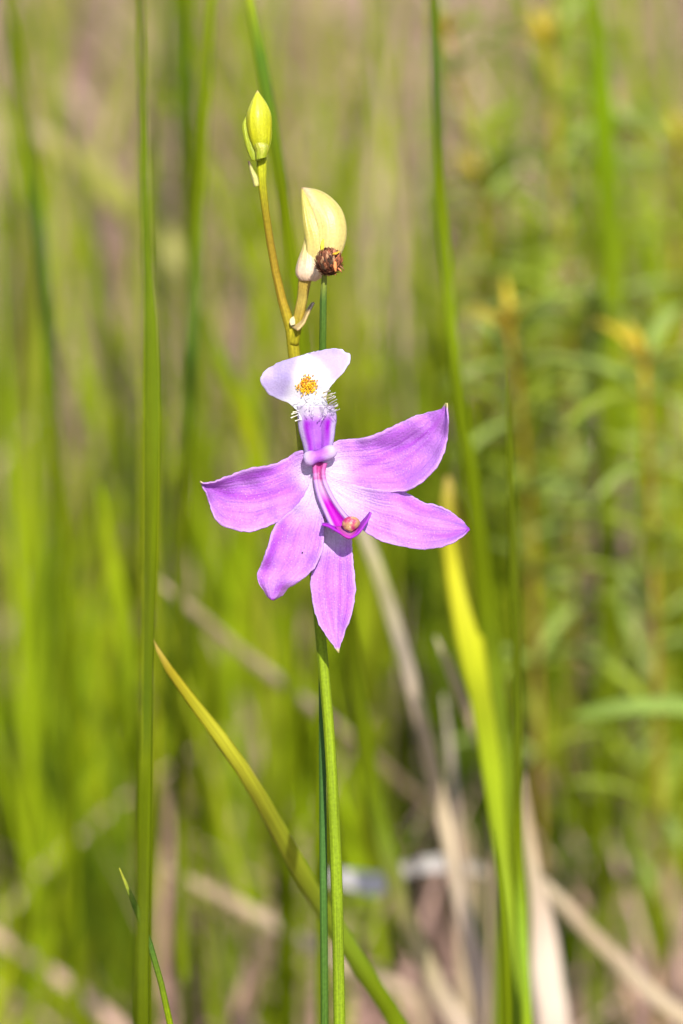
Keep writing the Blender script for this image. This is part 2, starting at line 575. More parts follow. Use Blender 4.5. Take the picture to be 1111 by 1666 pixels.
def petal_colour(lines, base_xy, white_r, deep_side=0.0, tip=(0.55, 0.48, 0.16), tip_on=True, rim_light=0.5, pale=0.0):
    def fn(t, s, px, py):
        d = math.hypot(px - base_xy[0], py - base_xy[1])
        blotch = noise.noise((px * 0.02, py * 0.02, 1.5))
        c = mix3(PUR, PALE, 0.32 + pale + 0.6 * blotch)
        c = mix3(c, DEEP, deep_side * smooth(0.2, 0.9, s if deep_side > 0 else -s))
        c = mix3(c, WHITE, 0.95 * (1 - smooth(white_r * 0.25, white_r, d)))
        # fine lengthwise veins
        vein = noise.noise((s * 9.0, t * 1.5, base_xy[0] * 0.1))
        fork = s * (5.0 + 3.0 * t) + 0.25 * noise.noise((t * 4, s * 3, base_xy[1] * .1))
        thin = math.exp(-((fork - round(fork)) / 0.13) ** 2) * smooth(0.15, 0.4, t) * (0.5 + noise.noise((round(fork) * 3.3, t * 3, 2.0)))
        c = mix3(c, DEEP, 0.30 * max(0.0, thin))
        c = mix3(c, DEEP, 0.5 * max(0.0, vein) * smooth(white_r * 0.4, white_r * 1.1, d))
        c = mix3(c, DEEP, streaks(px, py, lines))
        c = mix3(c, RIM_LIGHT, rim_light * smooth(0.9, 1.0, abs(s)))  # pale rim light along both edges, painted into the petal colour
        if tip_on:
            c = mix3(c, tip, smooth(0.965, 0.99, t))
        return c
    return fn

# upper right lateral sepal
o = link('lateral_sepal', sheet(
    [(524, 748), (540, 722), (556, 715), (575, 714.5), (603, 710), (630, 698), (658, 684), (685, 674), (708, 668), (719, 665), (726, 656)],
    [(522, 768), (548, 786), (585, 797), (625, 800), (657, 799), (680, 789), (700, 773), (716, 750), (727, 720), (729.5, 690), (727, 656)],
    lambda t, s, x, y: 0.0005 + 0.0042 * t * t + 0.0016 * (1 - s * s) * math.sin(math.pi * min(1, t * 1.1)) * -1 + 0.0012 * smooth(0.4, 1, s) * smooth(0.2, 0.6, t),
    petal_colour([([(575, 765), (620, 745), (670, 722), (705, 695), (722, 668)], 5, 0.6),
                  ([(590, 745), (640, 724), (690, 695), (720, 668)], 3.5, 0.4),
                  ([(560, 728), (610, 722), (660, 697), (715, 672)], 8, 0.35),
                  ([(600, 775), (650, 757), (700, 715), (722, 670)], 4, 0.35)], (520, 765), 75, pale=0.05),
    n=60, m=35, wave=0.0011, mat=M_PETAL, name='lateral_sepal'), flower, label='upper sepal with the wide pointed tip')
thicken(o, 0.00022)
# upper left lateral sepal
o = link('lateral_sepal', sheet(
    [(514, 776), (510, 796), (496, 822), (476, 840), (454, 849), (432, 858), (408, 865), (380, 862), (357, 852), (345, 832), (338, 809), (333, 797), (325, 784)],
    [(516, 752), (505, 738), (493, 733), (481, 735), (462, 748), (435, 757.5), (412, 761), (390, 767), (368, 776), (350, 783), (336, 786), (330, 786), (325.5, 783)],
    lambda t, s, x, y: 0.0004 + 0.0036 * t * t - 0.0014 * (1 - s * s) * math.sin(math.pi * t) + 0.001 * smooth(0.3, 1, s) * smooth(0.2, .6, t),
    petal_colour([([(480, 790), (440, 803), (400, 810), (360, 800), (332, 787)], 9, 0.65),
                  ([(470, 775), (420, 790), (370, 797), (332, 787)], 4, 0.4),
                  ([(490, 745), (440, 768), (390, 777), (340, 787)], 7, 0.55),
                  ([(470, 815), (420, 835), (370, 830), (338, 792)], 6, 0.3)], (512, 770), 50, pale=-0.08),
    n=60, m=35, wave=0.0012, mat=M_PETAL, name='lateral_sepal'), flower, label='upper sepal with the hooked pale tip')
thicken(o, 0.00022)
# dorsal sepal, hanging straight down
o = link('dorsal_sepal', sheet(
    [(508, 778), (518, 830), (521, 875), (513, 915), (505.5, 942), (507, 972), (515, 1006), (530, 1034), (545, 1054), (550, 1062)],
    [(524, 778), (560, 830), (571, 873), (574, 910), (577, 940), (578, 965), (573, 996), (562, 1026), (554, 1050), (551, 1062)],
    lambda t, s, x, y: -0.0014 + 0.0018 * smooth(0.0, 0.4, t) + 0.0016 * t * t - 0.0008 * (1 - s * s) * math.sin(math.pi * t),
    petal_colour([([(535, 900), (530, 950), (538, 1000), (549, 1055)], 4, 0.45), ([(552, 900), (553, 950), (552, 1000), (550, 1055)], 3.5, 0.4),
                  ([(566, 890), (568, 950), (563, 1000), (552, 1055)], 5, 0.45), ([(520, 940), (520, 975), (530, 1015), (547, 1055)], 4, 0.3)],
                 (535, 855), 60, pale=0.12, rim_light=0.7),
    n=60, m=27, wave=0.0006, mat=M_PETAL, name='dorsal_sepal'), flower, label='long pointed sepal hanging straight down')
thicken(o, 0.00022)
# lower right petal
o = link('petal', sheet(
    [(516, 768), (545, 780), (585, 791), (625, 797), (655, 799), (672, 808), (690, 817), (706, 821), (728, 829), (744, 840), (755, 851), (763, 860)],
    [(514, 776), (532, 800), (556, 828), (580, 853), (604, 872), (628, 883), (655, 890), (684, 894), (715, 891), (735, 884), (752, 873), (763.5, 861)],
    lambda t, s, x, y: 0.0012 + 0.0022 * t - 0.0007 * (1 - s * s) * math.sin(math.pi * t) - 0.0028 * smooth(0.35, 0.75, t) * smooth(0.0, -1.0, s)
    + 0.0009 * math.sin(t * 9) * smooth(0.5, 1, abs(s)) * smooth(.4, .7, t),
    petal_colour([([(590, 800), (640, 805), (700, 830), (755, 858)], 9, 0.35), ([(690, 870), (730, 872), (760, 861)], 6, 0.6),
                  ([(600, 830), (660, 850), (720, 862), (758, 861)], 5, 0.2)], (516, 770), 150, tip=DEEP, pale=0.08),
    n=64, m=33, wave=0.0008, mat=M_PETAL, name='petal'), flower, label='blunt petal spreading beside the column')
thicken(o, 0.00022)
# lower left petal
o = link('petal', sheet(
    [(509, 772), (500, 795), (486, 818), (471, 833), (455, 846), (446, 857), (440, 875), (432, 900), (424, 920), (418, 936), (421, 948), (428, 960), (434, 969), (441, 975)],
    [(518, 778), (526, 820), (527, 855), (526, 885), (521, 905), (510, 926), (495, 940), (481, 949), (468, 958), (460, 968), (452, 973), (443, 976)],
    lambda t, s, x, y: 0.0014 + 0.0016 * t - 0.0007 * (1 - s * s) * math.sin(math.pi * t) + 0.0008 * math.sin(t * 11 + 1) * smooth(0.5, 1, abs(s)) * smooth(.4, .7, t)
    - 0.0012 * smooth(.75, 1, t),
    petal_colour([([(470, 838), (452, 870), (435, 910), (428, 945)], 7, 0.65), ([(485, 860), (470, 910), (455, 945), (445, 970)], 5, 0.2),
                  ([(465, 945), (455, 955), (442, 972)], 6, 0.6), ([(515, 870), (510, 900), (490, 930)], 6, 0.25)], (512, 772), 105, tip=DEEP, pale=0.0),
    n=64, m=31, wave=0.0008, mat=M_PETAL, name='petal'), flower, label='blunt petal hanging beside the long sepal')
thicken(o, 0.00022)

link('dark_speck', pod([(490.4, 900), (490.6, 898.6), (491.4, 897.6)], [(491.6, 900.8), (493.2, 899.4), (492.4, 897.8)], lambda t, a, x, y: (0.02, 0.008, 0.02),
                       w0=lambda t: 0.0021, flat=1.6, n=6, k=8, mat=M_BUD, name='dark_speck'), flower)

# ---- column: narrow trough that swings out towards the viewer, wings and anther cap at its end
col_c = [(520, 752, 10), (519, 768, 7.5), (521, 785, 8), (528, 806, 10), (539, 828, 12), (551, 848, 15), (559, 862, 17)]
cl, cr = [], []
for i, (x, y, h) in enumerate(col_c):
    a = col_c[max(0, i - 1)]; b = col_c[min(len(col_c) - 1, i + 1)]
    dx, dy = b[0] - a[0], b[1] - a[1]
    q = math.hypot(dx, dy)
    cl.append((x - (dy / q) * h, y + (dx / q) * h))
    cr.append((x + (dy / q) * h, y - (dx / q) * h))
cr[-1] = (574, 850); cl[-1] = (543, 866)
MAG, HOT = (0.36, 0.001, 0.37), (0.46, 0.05, 0.26)
def col_w(t):
    return 0.0020 + 0.0018 * t ** 1.3
def column_colour(t, s, px, py):
    c = mix3((0.52, 0.30, 0.50), MAG, smooth(0.36, 0.62, t))
    hot = smooth(0.34, 0.12, t + 0.16 * noise.noise((px * .16, py * .16, 5.0)))
    c = mix3(c, HOT, hot)
    return mix3(c, (0.42, 0.26, 0.54), smooth(0.72, 0.88, abs(s)) * (1 - 0.8 * hot))
column = thicken(link('column', sheet(cl, cr, lambda t, s, x, y: col_w(t) - 0.0009 * (1 - s * s), column_colour, n=36, m=19, mat=M_LIP, name='column'), flower,
                      label='magenta column'), 0.0006)
thicken(link('column_wing', sheet([(572, 869), (558, 862), (543, 855.5), (533, 852), (524, 852)], [(568, 875), (557, 870), (545, 862.5), (534, 856.5), (524, 853.5)],
                                  lambda t, s, x, y: 0.0047 + 0.0012 * s - 0.0008 * t, lambda t, s, x, y: mix3((0.30, 0.01, 0.42), (0.42, 0.12, 0.54), smooth(0.5, -1, s) * .6),
                                  n=20, m=9, mat=M_LIP, name='column_wing'), flower), 0.0003)
thicken(link('column_wing', sheet([(564, 874), (578, 862), (588, 850), (596, 841), (602.5, 833)], [(570, 876), (582, 869), (591, 858), (599, 845), (603.5, 834)],
                                  lambda t, s, x, y: 0.0049 + 0.001 * s, lambda t, s, x, y: mix3((0.30, 0.01, 0.40), (0.32, 0.05, 0.46), t),
                                  n=20, m=7, mat=M_LIP, name='column_wing'), flower), 0.0003)
thicken(link('column_lip', sheet([(546, 857), (552, 866), (559, 872), (568, 876), (576, 871), (583, 861)], [(556, 858), (560, 864), (566, 868), (572, 868), (577, 864), (582, 858)],
                                 lambda t, s, x, y: 0.0042 + 0.0012 * math.sin(math.pi * t) - 0.0006 * s, lambda t, s, x, y: mix3((0.36, 0.02, 0.32), (0.42, 0.12, 0.32), (s + 1) / 2),
                                 n=20, m=7, mat=M_LIP, name='column_lip'), flower), 0.0003)
def anther_colour(t, a, px, py):
    n1 = noise.noise((px * 0.13, py * 0.13, 8.0))
    c = mix3((0.36, 0.15, 0.07), (0.42, 0.27, 0.12), 0.5 + n1)
    c = mix3(c, (0.34, 0.03, 0.10), smooth(-0.1, 0.25, noise.noise((px * 0.10, py * 0.10, 3.0)) + 0.15 * (t - 0.4)))
    return mix3(c, (0.56, 0.44, 0.32), 0.6 * smooth(1.6, 0.3, abs(px - 571 + (py - 851) * 0.2)))
link('anther_cap', pod([(556, 855), (556.5, 850), (559, 845), (564, 841.5), (570, 840)], [(560, 861), (570, 865), (580, 860), (586, 851), (582, 843), (575, 840)],
                       anther_colour, w0=lambda t: 0.0050, flat=0.75, n=18, k=20, mat=M_BUD, name='anther_cap'), flower, label='round cream and red anther cap')

# ---- lip: knobbed hinge, neck, two lobed blade, bristles and callus
def hinge_colour(t, a, px, py):
    c = mix3((0.50, 0.38, 0.58), (0.34, 0.09, 0.50), smooth(0.36, 0.04, abs(t - 0.48) + 0.1 * noise.noise((px * .1, py * .1, 2))))
    return c
link('lip_hinge', pod([(493, 742), (496, 736), (505, 733), (513, 733), (521, 730), (531, 725), (541, 724), (548, 731)],
                      [(493, 746), (498, 756), (507, 758), (515, 753), (525, 751), (536, 748), (545, 743), (549, 735)],
                      hinge_colour, w0=lambda t: 0.0026, flat=0.9, n=28, k=18, mat=M_LIP, name='lip_hinge'), flower)
def neck_colour(t, s, px, py):
    c = mix3((0.31, 0.07, 0.50), (0.38, 0.15, 0.54), 0.5 + 0.8 * noise.noise((px * .06, py * .06, 1)))
    c = mix3(c, (0.25, 0.003, 0.42), 0.9 * math.exp(-((abs(s) - 0.56) / 0.13) ** 2) * (1 if s < 0 else smooth(0.0, 0.6, t) + 0.3))
    c = mix3(c, (0.46, 0.36, 0.58), smooth(0.68, 0.82, abs(s)) * (1 - 0.8 * smooth(0.55, 0.8, t) * (s > 0)))
    return mix3(c, (0.52, 0.47, 0.57), 0.9 * smooth(0.62, 0.9, t))
thicken(link('lip_neck', sheet([(497, 736), (494, 722), (490, 709), (487, 697), (486, 685), (485, 668), (484, 660)],
                               [(539, 728), (541, 718), (543, 706), (544, 695), (546, 684), (545, 672), (540, 660)],
                               lambda t, s, x, y: 0.0014 + 0.0020 * t + 0.0010 * (1 - s ** 4) - 0.0006 * (abs(s) < .5) * smooth(.5, .2, abs(s)), neck_colour, n=34, m=31,
                               mat=M_LIP, name='lip_neck'), flower), 0.0004)
LAV, LWHITE = (0.39, 0.315, 0.54), (0.62, 0.60, 0.63)
def in_white(px, py):
    # white kite in the middle of the blade
    e1 = (px - 489) * 0.92 + (py - 580) * 0.34        # right of the left crease
    e1 = (px - (489 - (py - 580) * 0.33))
    e2 = ((502 + (py - 580) * 0.95) - px) if py < 618 else 40
    return min(e1, e2)
def blade_colour(t, s, px, py):
    d = in_white(px, py)
    c = mix3(LAV, LWHITE, smooth(-12, 12, d) if px < 500 else smooth(-22, 14, d))
    c = mix3(c, (0.32, 0.24, 0.50), 0.7 * max(0, noise.noise((px * .05, py * .05, 3))))
    c = mix3(c, LWHITE, smooth(640, 660, py))
    r = math.hypot((px - 500) * 0.85, (py - 627)) + 4 * noise.noise((px * .2, py * .2, 0))
    c = mix3(c, (0.74, 0.42, 0.02), 0.9 * smooth(14, 8, r))
    return mix3(c, (0.62, 0.56, 0.78), 0.6 * smooth(0.93, 1.0, abs(s)))
def blade_depth(t, s, px, py):
    w = 0.0034 + 0.0016 * smooth(670, 610, py)
    w -= 0.0022 * smooth(5, 60, abs(px - 497)) * (1.0 if px < 497 else 0.85)
    w -= 0.0010 * smooth(610, 575, py)
    return w
BL = [(487, 684), (485, 672), (480, 664), (469, 655.5), (451, 648), (437, 640), (427, 628), (423, 617), (428, 607), (444, 595), (462, 587.5), (481, 583), (489, 579.5)]
BR = [(540, 684), (538, 668), (531, 650), (533, 634), (541, 625), (554, 611), (565, 597), (569, 585), (567.5, 576), (562, 574), (557, 569), (547, 567), (527, 569.5), (507, 574), (490, 579.5)]
thicken(link('lip', sheet(BL, BR, blade_depth, blade_colour, n=64, m=45, wave=0.0003, mat=M_LIP, name='lip_blade'), flower,
             label='white and lavender lip with yellow patch'), 0.00025)

def needles(name, items, k=5):
    v, c, uv, f = [], [], [], []
    for a, b, r0, r1, c0, c1 in items:
        tan = (b - a).normalized()
        sd = tan.orthogonal().normalized()
        nm = tan.cross(sd)
        base_i = len(v)
        L = [(0, r0), (0.55, r0 * 0.75), (0.85, r1), (0.97, r1 * 1.0), (1.0, r1 * 0.3)]
        for q, r in L:
            p = a + (b - a) * q
            for j in range(k):
                an = 2 * math.pi * j / k
                v.append(p + sd * (r * math.cos(an)) + nm * (r * math.sin(an)))
                c.append(mix3(c0, c1, q)); uv.append((j / k, q))
        for i in range(len(L) - 1):
            for j in range(k):
                f.append((base_i + i * k + j, base_i + i * k + (j + 1) % k, base_i + (i + 1) * k + (j + 1) % k, base_i + (i + 1) * k + j))
        f.append(tuple(base_i + (len(L) - 1) * k + j for j in range(k)))
    return make_mesh(name, v, f, c, uv, M_LIP)

hairs = []
WH, YE = (0.60, 0.56, 0.60), (0.56, 0.46, 0.07)
for i in range(26):       # fringe on the right edge
    t = i / 25
    x0, y0 = 527 + 13 * t + rng.uniform(-4, 3), 641 + 34 * t + rng.uniform(-3, 3)
    x1, y1 = x0 + rng.uniform(8, 15), y0 - rng.uniform(3, 9)
    hairs.append((near(x0, y0, 0.0046), near(x1, y1, 0.0046 + rng.uniform(0.0, 0.003)), 0.5 * PX, 0.65 * PX, mix3(YE, (0.55, 0.4, 0.7), smooth(0.2, 0.7, t)), WH))
for x0, y0, x1, y1 in [(484, 671, 474, 674), (485, 675, 473, 680), (486, 668, 476, 671), (481, 656, 474, 657), (488, 682, 480, 685)]:
    hairs.append((near(x0, y0, 0.0036), near(x1, y1, 0.0042), 0.8 * PX, 1.0 * PX, WH, (0.86, 0.82, 0.6)))
for i in range(34):       # beard on the middle of the lip
    x0, y0 = rng.uniform(489, 532), rng.uniform(645, 680)
    hairs.append((near(x0, y0, 0.0044), near(x0 + rng.uniform(-6, 6), y0 + rng.uniform(-3, 5), 0.0049 + rng.uniform(0, 0.0005)), 0.5 * PX, 0.7 * PX,
                  mix3(WH, (0.6, 0.35, 0.75), smooth(672, 682, y0) * .6), mix3(WH, (0.84, 0.78, 0.45), 0.5 * (rng.random() < .3) * smooth(670, 645, y0))))
link('lip_bristles', needles('lip_bristles', hairs), flower, kind='stuff')
cal = []
for i in range(150):
    a, r = rng.uniform(0, 6.28), math.sqrt(rng.random()) * 14.5
    if rng.random() < 0.06:
        r = rng.uniform(15, 20)
    x0, y0 = 500 + r * math.cos(a) * 1.05, 627 + r * math.sin(a) * 0.95
    wtop = blade_depth(0, 0, x0, y0)
    hot = rng.random()
    tip = (0.60, 0.19, 0.006) if hot < 0.28 - 0.02 * (y0 - 627) else (0.78, 0.45, 0.012)
    cal.append((near(x0, y0, wtop), near(x0 + rng.uniform(-2, 2), y0 + rng.uniform(-2, 2), wtop + rng.uniform(0.0003, 0.0006)), 1.0 * PX, 1.25 * PX, (0.76, 0.46, 0.02), tip))
link('lip_callus', needles('lip_callus', cal), flower, kind='stuff', label='yellow orange patch of papillae')

# ------------------------------------------------------------------ rush with the round brown seed head
rush = thing('rush', (near(526, 1666).x, -0.02, 0.0), 'thin dark green rush ending in a round brown seed head', 'rush')
RG = (0.050, 0.105, 0.012)
rp = [(Vector((near(530, 1666).x, -0.02, -0.004)), 0.0008, RG), (near(529, 2300, -0.004), 0.0008, RG), (near(528, 1666, -0.004), 6.5 * PX, RG), (near(525, 1300, -0.006), 6 * PX, (0.04, 0.1, 0.02)),
      (near(524, 1050, -0.0075), 5.8 * PX, (0.06, 0.12, 0.02)), (near(523, 800, -0.0085), 5.8 * PX, RG), (near(524, 620, -0.0075), 5.8 * PX, RG),
      (near(525, 560, -0.006), 5.8 * PX, RG), (near(525.5, 500, -0.003), 5.8 * PX, (0.09, 0.16, 0.025)), (near(526, 474, -0.0015), 5.8 * PX, (0.10, 0.17, 0.03)),
      (near(526, 464, -0.001), 5.2 * PX, (0.36, 0.40, 0.03)), (near(526.5, 452, -0.0005), 4.6 * PX, (0.30, 0.32, 0.03)), (near(528, 440, 0.0), 4 * PX, (0.2, 0.2, 0.03))]
link('stem', tube(rp, n=80, k=12, mat=M_STEM, name='rush_stem'), rush)

def seed_head(center, rad):
    v, c, uv, f = [], [], [], []
    def quadscale(p, out, updir, ln, wd, lift, col):
        sd = out.cross(updir).normalized()
        up = sd.cross(out).normalized()
        b = len(v)
        prof = [(0.0, 0.75, 0.0), (0.45, 1.0, 0.55), (0.8, 0.7, 0.9), (1.0, 0.12, 1.35)]
        for q, wdt, lf in prof:
            for s in (-1, -0.0, 1):
                v.append(p + up * (ln * q) + sd * (wd * wdt * s) + out * (lift * lf - (0.25 * wd * abs(s))))
                c.append(mix3(tuple(x * 0.75 for x in col), tuple(min(1, x * 1.35) for x in col), q)); uv.append((s * 0.5 + 0.5 + col[0] * 7, q))
        for i in range(3):
            for j in range(2):
                f.append((b + i * 3 + j, b + i * 3 + j + 1, b + (i + 1) * 3 + j + 1, b + (i + 1) * 3 + j))
    # solid core
    k0 = 14
    for i in range(9):
        th = math.pi * i / 8
        for j in range(k0):
            a = 2 * math.pi * j / k0
            v.append(center + Vector((math.sin(th) * math.cos(a), math.sin(th) * math.sin(a), math.cos(th))) * rad * 0.86)
            c.append((0.05, 0.028, 0.016)); uv.append((j / k0, i / 8))
    for i in range(8):
        for j in range(k0):
            f.append((i * k0 + j, (i + 1) * k0 + j, (i + 1) * k0 + (j + 1) % k0, i * k0 + (j + 1) % k0))
    N = 330
    for i in range(N):
        z = 1 - 2 * (i + 0.5) / N
        a = i * 2.39996 + rng.uniform(-0.2, 0.2)
        d = Vector((math.sqrt(1 - z * z) * math.cos(a), math.sqrt(1 - z * z) * math.sin(a), z))
        u = Vector((rng.uniform(-.5, .5), rng.uniform(-.3, .3), 1)) - d * z
        if u.length < 0.2:
            u = Vector((rng.uniform(-1, 1), rng.uniform(-1, 1), 0))
        h = rng.random()
        col = (0.13, 0.045, 0.022) if h < 0.45 else (0.23, 0.075, 0.035) if h < 0.75 else (0.30, 0.16, 0.08) if h < 0.87 else (0.04, 0.018, 0.01)
        if d.x > 0.35 and rng.random() < 0.45:
            col = (0.34, 0.11, 0.05)
        quadscale(center + d * rad * 0.86 - u.normalized() * rad * 0.1, d, u.normalized(), rad * rng.uniform(0.26, 0.42), rad * rng.uniform(0.07, 0.12), rad * rng.uniform(0.07, 0.14), col)
    return make_mesh('seed_head', v, f, c, uv, M_SEED, smooth_shade=False)
SC = near(535, 426, 0.001)
sh = link('seed_head', seed_head(SC, 23.5 * PX), rush, label='round brown seed head')
def spike(pts, wd, cols, name, parent, n=10):
    return link(name, tube([(near(*p), r * PX, cc) for p, r, cc in zip(pts, wd, cols)], n=n, k=6, mat=M_SEED, name=name, thick=0.45), parent)
spike([(545, 426, 0.0030), (545, 434, 0.0034), (546, 442, 0.0032)], [2.6, 3.2, 1.4], [(0.62, 0.22, 0.07)] * 3, 'orange_scale', sh)
spike([(541, 414, 0.0030), (547, 412, 0.0031), (552, 409, 0.0026)], [1.5, 2.6, 1.2], [(0.50, 0.30, 0.02)] * 3, 'yellow_scale', sh)
spike([(524, 410, 0.0014), (524, 400, 0.0016), (526, 389, 0.0014)], [2.5, 3.2, 1.0], [(0.56, 0.50, 0.03)] * 3, 'yellow_scale', sh)
spike([(552, 432, 0.0015), (557, 436, 0.0018), (560, 441, 0.0016)], [2.0, 1.2, 0.5], [(0.20, 0.08, 0.04)] * 3, 'dry_bristle', sh)
spike([(550, 436, 0.0022), (554, 440, 0.0025), (556, 444, 0.0022)], [2.0, 1.4, 0.5], [(0.42, 0.14, 0.06)] * 3, 'dry_bristle', sh)

# ------------------------------------------------------------------ single stalks and blades that can be told apart
G_DARK, G_MID, G_LIGHT, G_YEL = (0.066, 0.088, 0.001), (0.12, 0.165, 0.002), (0.17, 0.24, 0.006), (0.36, 0.37, 0.012)
TAN, TAN2, GREYTAN, PINKTAN = (0.42, 0.32, 0.20), (0.50, 0.40, 0.27), (0.38, 0.32, 0.24), (0.56, 0.44, 0.34)

def blade(name, label, cat, pts, mat=M_LEAF, thick=0.16, fold=0.18, k=8, n=50, root=True, side=RIGHT, group=None, twist=0.0, root_dx=0.0, root_col=None):
    """pts: (px, py, plane y, half width in mm, colour) listed from the bottom to the tip"""
    P = []
    for px, py, Y, r, c in pts:
        P.append((at(px, py, Y), r / 1000.0, c))
    if root:
        p0, r0, c0 = P[0]
        x = p0.x + root_dx
        z0 = ground_z(x, p0.y) - 0.004
        if p0.z > z0 + 0.01:
            P.insert(0, (Vector(((p0.x + x) / 2, p0.y, (p0.z + z0) / 2)), r0, root_col or c0))
            P.insert(0, (Vector((x, p0.y, z0)), r0 * 0.9, root_col or c0))
    loc = P[0][0]
    me = tube(P, n=n, k=k, mat=mat, name=name, thick=thick, fold=fold, side=side, twist=twist)
    me.transform(__import__('mathutils').Matrix.Translation(-loc))
    o = link(name, me, label=label, cat=cat, group=group)
    o.location = loc
    return o

# near left stalk, slightly in front of the flower
o = blade('reed', 'tall dark green reed stalk with a pale joint, beside the fine curved shoot', 'reed',
      [(231, 1666, -0.093, 0.76, G_DARK), (233, 1420, -0.086, 0.73, G_DARK), (235, 1230, -0.082, 0.71, (0.10, 0.13, 0.002)), (237, 1216, -0.082, 0.76, (0.20, 0.22, 0.03)), (237, 1200, -0.081, 0.69, (0.075, 0.105, 0.001)),
       (239, 1000, -0.074, 0.62, G_DARK), (241, 760, -0.068, 0.60, G_DARK), (243, 520, -0.062, 0.59, (0.080, 0.115, 0.002)), (236, 280, -0.056, 0.54, (0.085, 0.125, 0.003)), (230, 60, -0.052, 0.50, G_DARK), (226, -120, -0.048, 0.40, G_DARK), (222, -420, -0.040, 0.13, G_DARK)],
      mat=M_STEM, thick=0.8, fold=0, k=12, n=140)
blade('tall_grass', 'bright green strand running up close along the reed stalk', 'grass stem',
      [(236, 1666, -0.045, 0.6, G_MID), (240, 1300, -0.042, 0.6, G_MID), (244, 1050, -0.040, 0.65, G_MID), (250, 820, -0.038, 0.75, G_MID), (251, 620, -0.036, 0.75, (0.14, 0.2, 0.008)), (249, 500, -0.036, 0.5, G_LIGHT), (245, 425, -0.036, 0.1, G_LIGHT)], thick=0.4)
blade('green_shoot', 'fine curved green shoot with a yellow tip crossing behind the reed stalk', 'shoot',
      [(280, 1690, -0.035, 0.5, G_MID), (268, 1625, -0.033, 0.48, G_MID), (250, 1555, -0.031, 0.46, (0.05, 0.11, 0.014)), (232, 1505, -0.029, 0.5, (0.07, 0.13, 0.014)), (215, 1462, -0.028, 0.5, (0.10, 0.16, 0.015)),
       (209, 1452, -0.028, 0.6, (0.34, 0.38, 0.05)), (200, 1430, -0.027, 0.45, (0.32, 0.38, 0.04)), (194, 1412, -0.026, 0.1, (0.30, 0.30, 0.03))], mat=M_STEM, thick=0.7, fold=0, root_dx=0.01)
blade('grass_plant', 'arched yellow green grass blade with an orange tip leaning against the reed stalk', 'grass blade',
      [(660, 1700, 0.035, 1.75, G_LIGHT), (610, 1612, 0.032, 1.75, G_LIGHT), (555, 1525, 0.028, 1.75, (0.20, 0.29, 0.018)), (500, 1440, 0.022, 1.7, (0.27, 0.33, 0.02)), (440, 1330, 0.014, 1.5, (0.30, 0.33, 0.02)), (380, 1230, 0.008, 1.2, (0.33, 0.32, 0.02)),
       (320, 1150, 0.012, 0.95, (0.34, 0.32, 0.014)), (272, 1085, 0.012, 0.65, (0.37, 0.29, 0.02)), (243, 1033, 0.012, 0.12, (0.40, 0.29, 0.07))], root_dx=0.02)
blade('tall_grass', 'long green grass stem bending past the bulging side of the reed stalk', 'grass stem',
      [(302, 1700, 0.18, 1.2, G_MID), (298, 1500, 0.18, 1.2, G_MID), (290, 1270, 0.18, 1.1, G_DARK), (292, 1000, 0.18, 1.1, G_DARK), (302, 760, 0.18, 1.1, G_DARK), (312, 560, 0.18, 1.1, (0.05, 0.10, 0.012)), (326, 310, 0.18, 1.0, G_MID), (338, 100, 0.18, 0.95, G_MID), (348, -60, 0.18, 0.8, G_MID), (365, -400, .18, .2, G_MID)],
      mat=M_STEM, thick=0.6, fold=0)
blade('grass_plant', 'light green grass blade rising behind the two buds', 'grass blade',
      [(520, 900, 0.10, 0.95, G_MID), (498, 640, 0.10, 1.0, G_MID), (478, 450, 0.10, 1.0, G_MID), (455, 280, 0.10, 1.05, G_MID), (432, 140, 0.10, 1.05, (0.11, 0.2, 0.015)), (412, 30, 0.10, 0.9, (0.16, 0.26, 0.02)), (404, -5, 0.10, 0.85, G_YEL), (396, -60, .10, .2, G_YEL)])
blade('tall_grass', 'bright green grass stem passing behind the wide pointed sepal tip', 'grass stem',
      [(818, 1250, 0.14, 1.2, G_LIGHT), (796, 1050, 0.17, 1.3, G_MID), (774, 850, 0.14, 1.3, G_MID), (747, 650, 0.14, 1.25, G_MID), (733, 520, 0.14, 1.2, G_LIGHT), (724, 410, 0.14, 1.1, G_LIGHT), (715, 280, 0.14, 0.9, G_MID), (709, 120, 0.14, 0.85, (0.07, 0.14, 0.015)), (706, -40, 0.14, 0.7, G_MID), (702, -350, .14, .15, G_MID)], thick=0.5, fold=0.1)
blade('grass_plant', 'broad bright yellow grass blade behind the petal beside the column', 'grass blade',
      [(842, 1700, 0.06, 1.5, G_LIGHT), (832, 1560, 0.07, 1.5, G_LIGHT), (812, 1360, 0.085, 1.7, (0.24, 0.31, 0.010)), (795, 1210, 0.105, 2.2, (0.28, 0.34, 0.010)), (772, 1080, 0.125, 2.6, (0.36, 0.38, 0.012)), (754, 980, 0.135, 2.9, (0.43, 0.42, 0.015)), (742, 890, 0.14, 2.9, (0.46, 0.43, 0.02)), (735, 835, 0.14, 2.5, (0.42, 0.37, 0.03)), (731, 800, .14, 1.8, (0.36, 0.31, 0.05)), (728, 775, .14, .5, (0.34, 0.25, 0.06))], thick=0.12, fold=0.08)
blade('grass_plant', 'plain green grass blade standing close behind the broad yellow blade', 'grass blade',
      [(850, 1500, 0.13, 1.8, G_MID), (828, 1300, 0.13, 2.0, (0.15, 0.21, 0.01)), (806, 1130, 0.13, 2.2, (0.14, 0.20, 0.01)), (790, 980, 0.13, 2.0, G_MID), (775, 830, 0.13, 1.6, G_MID), (762, 700, .13, .4, G_MID)])
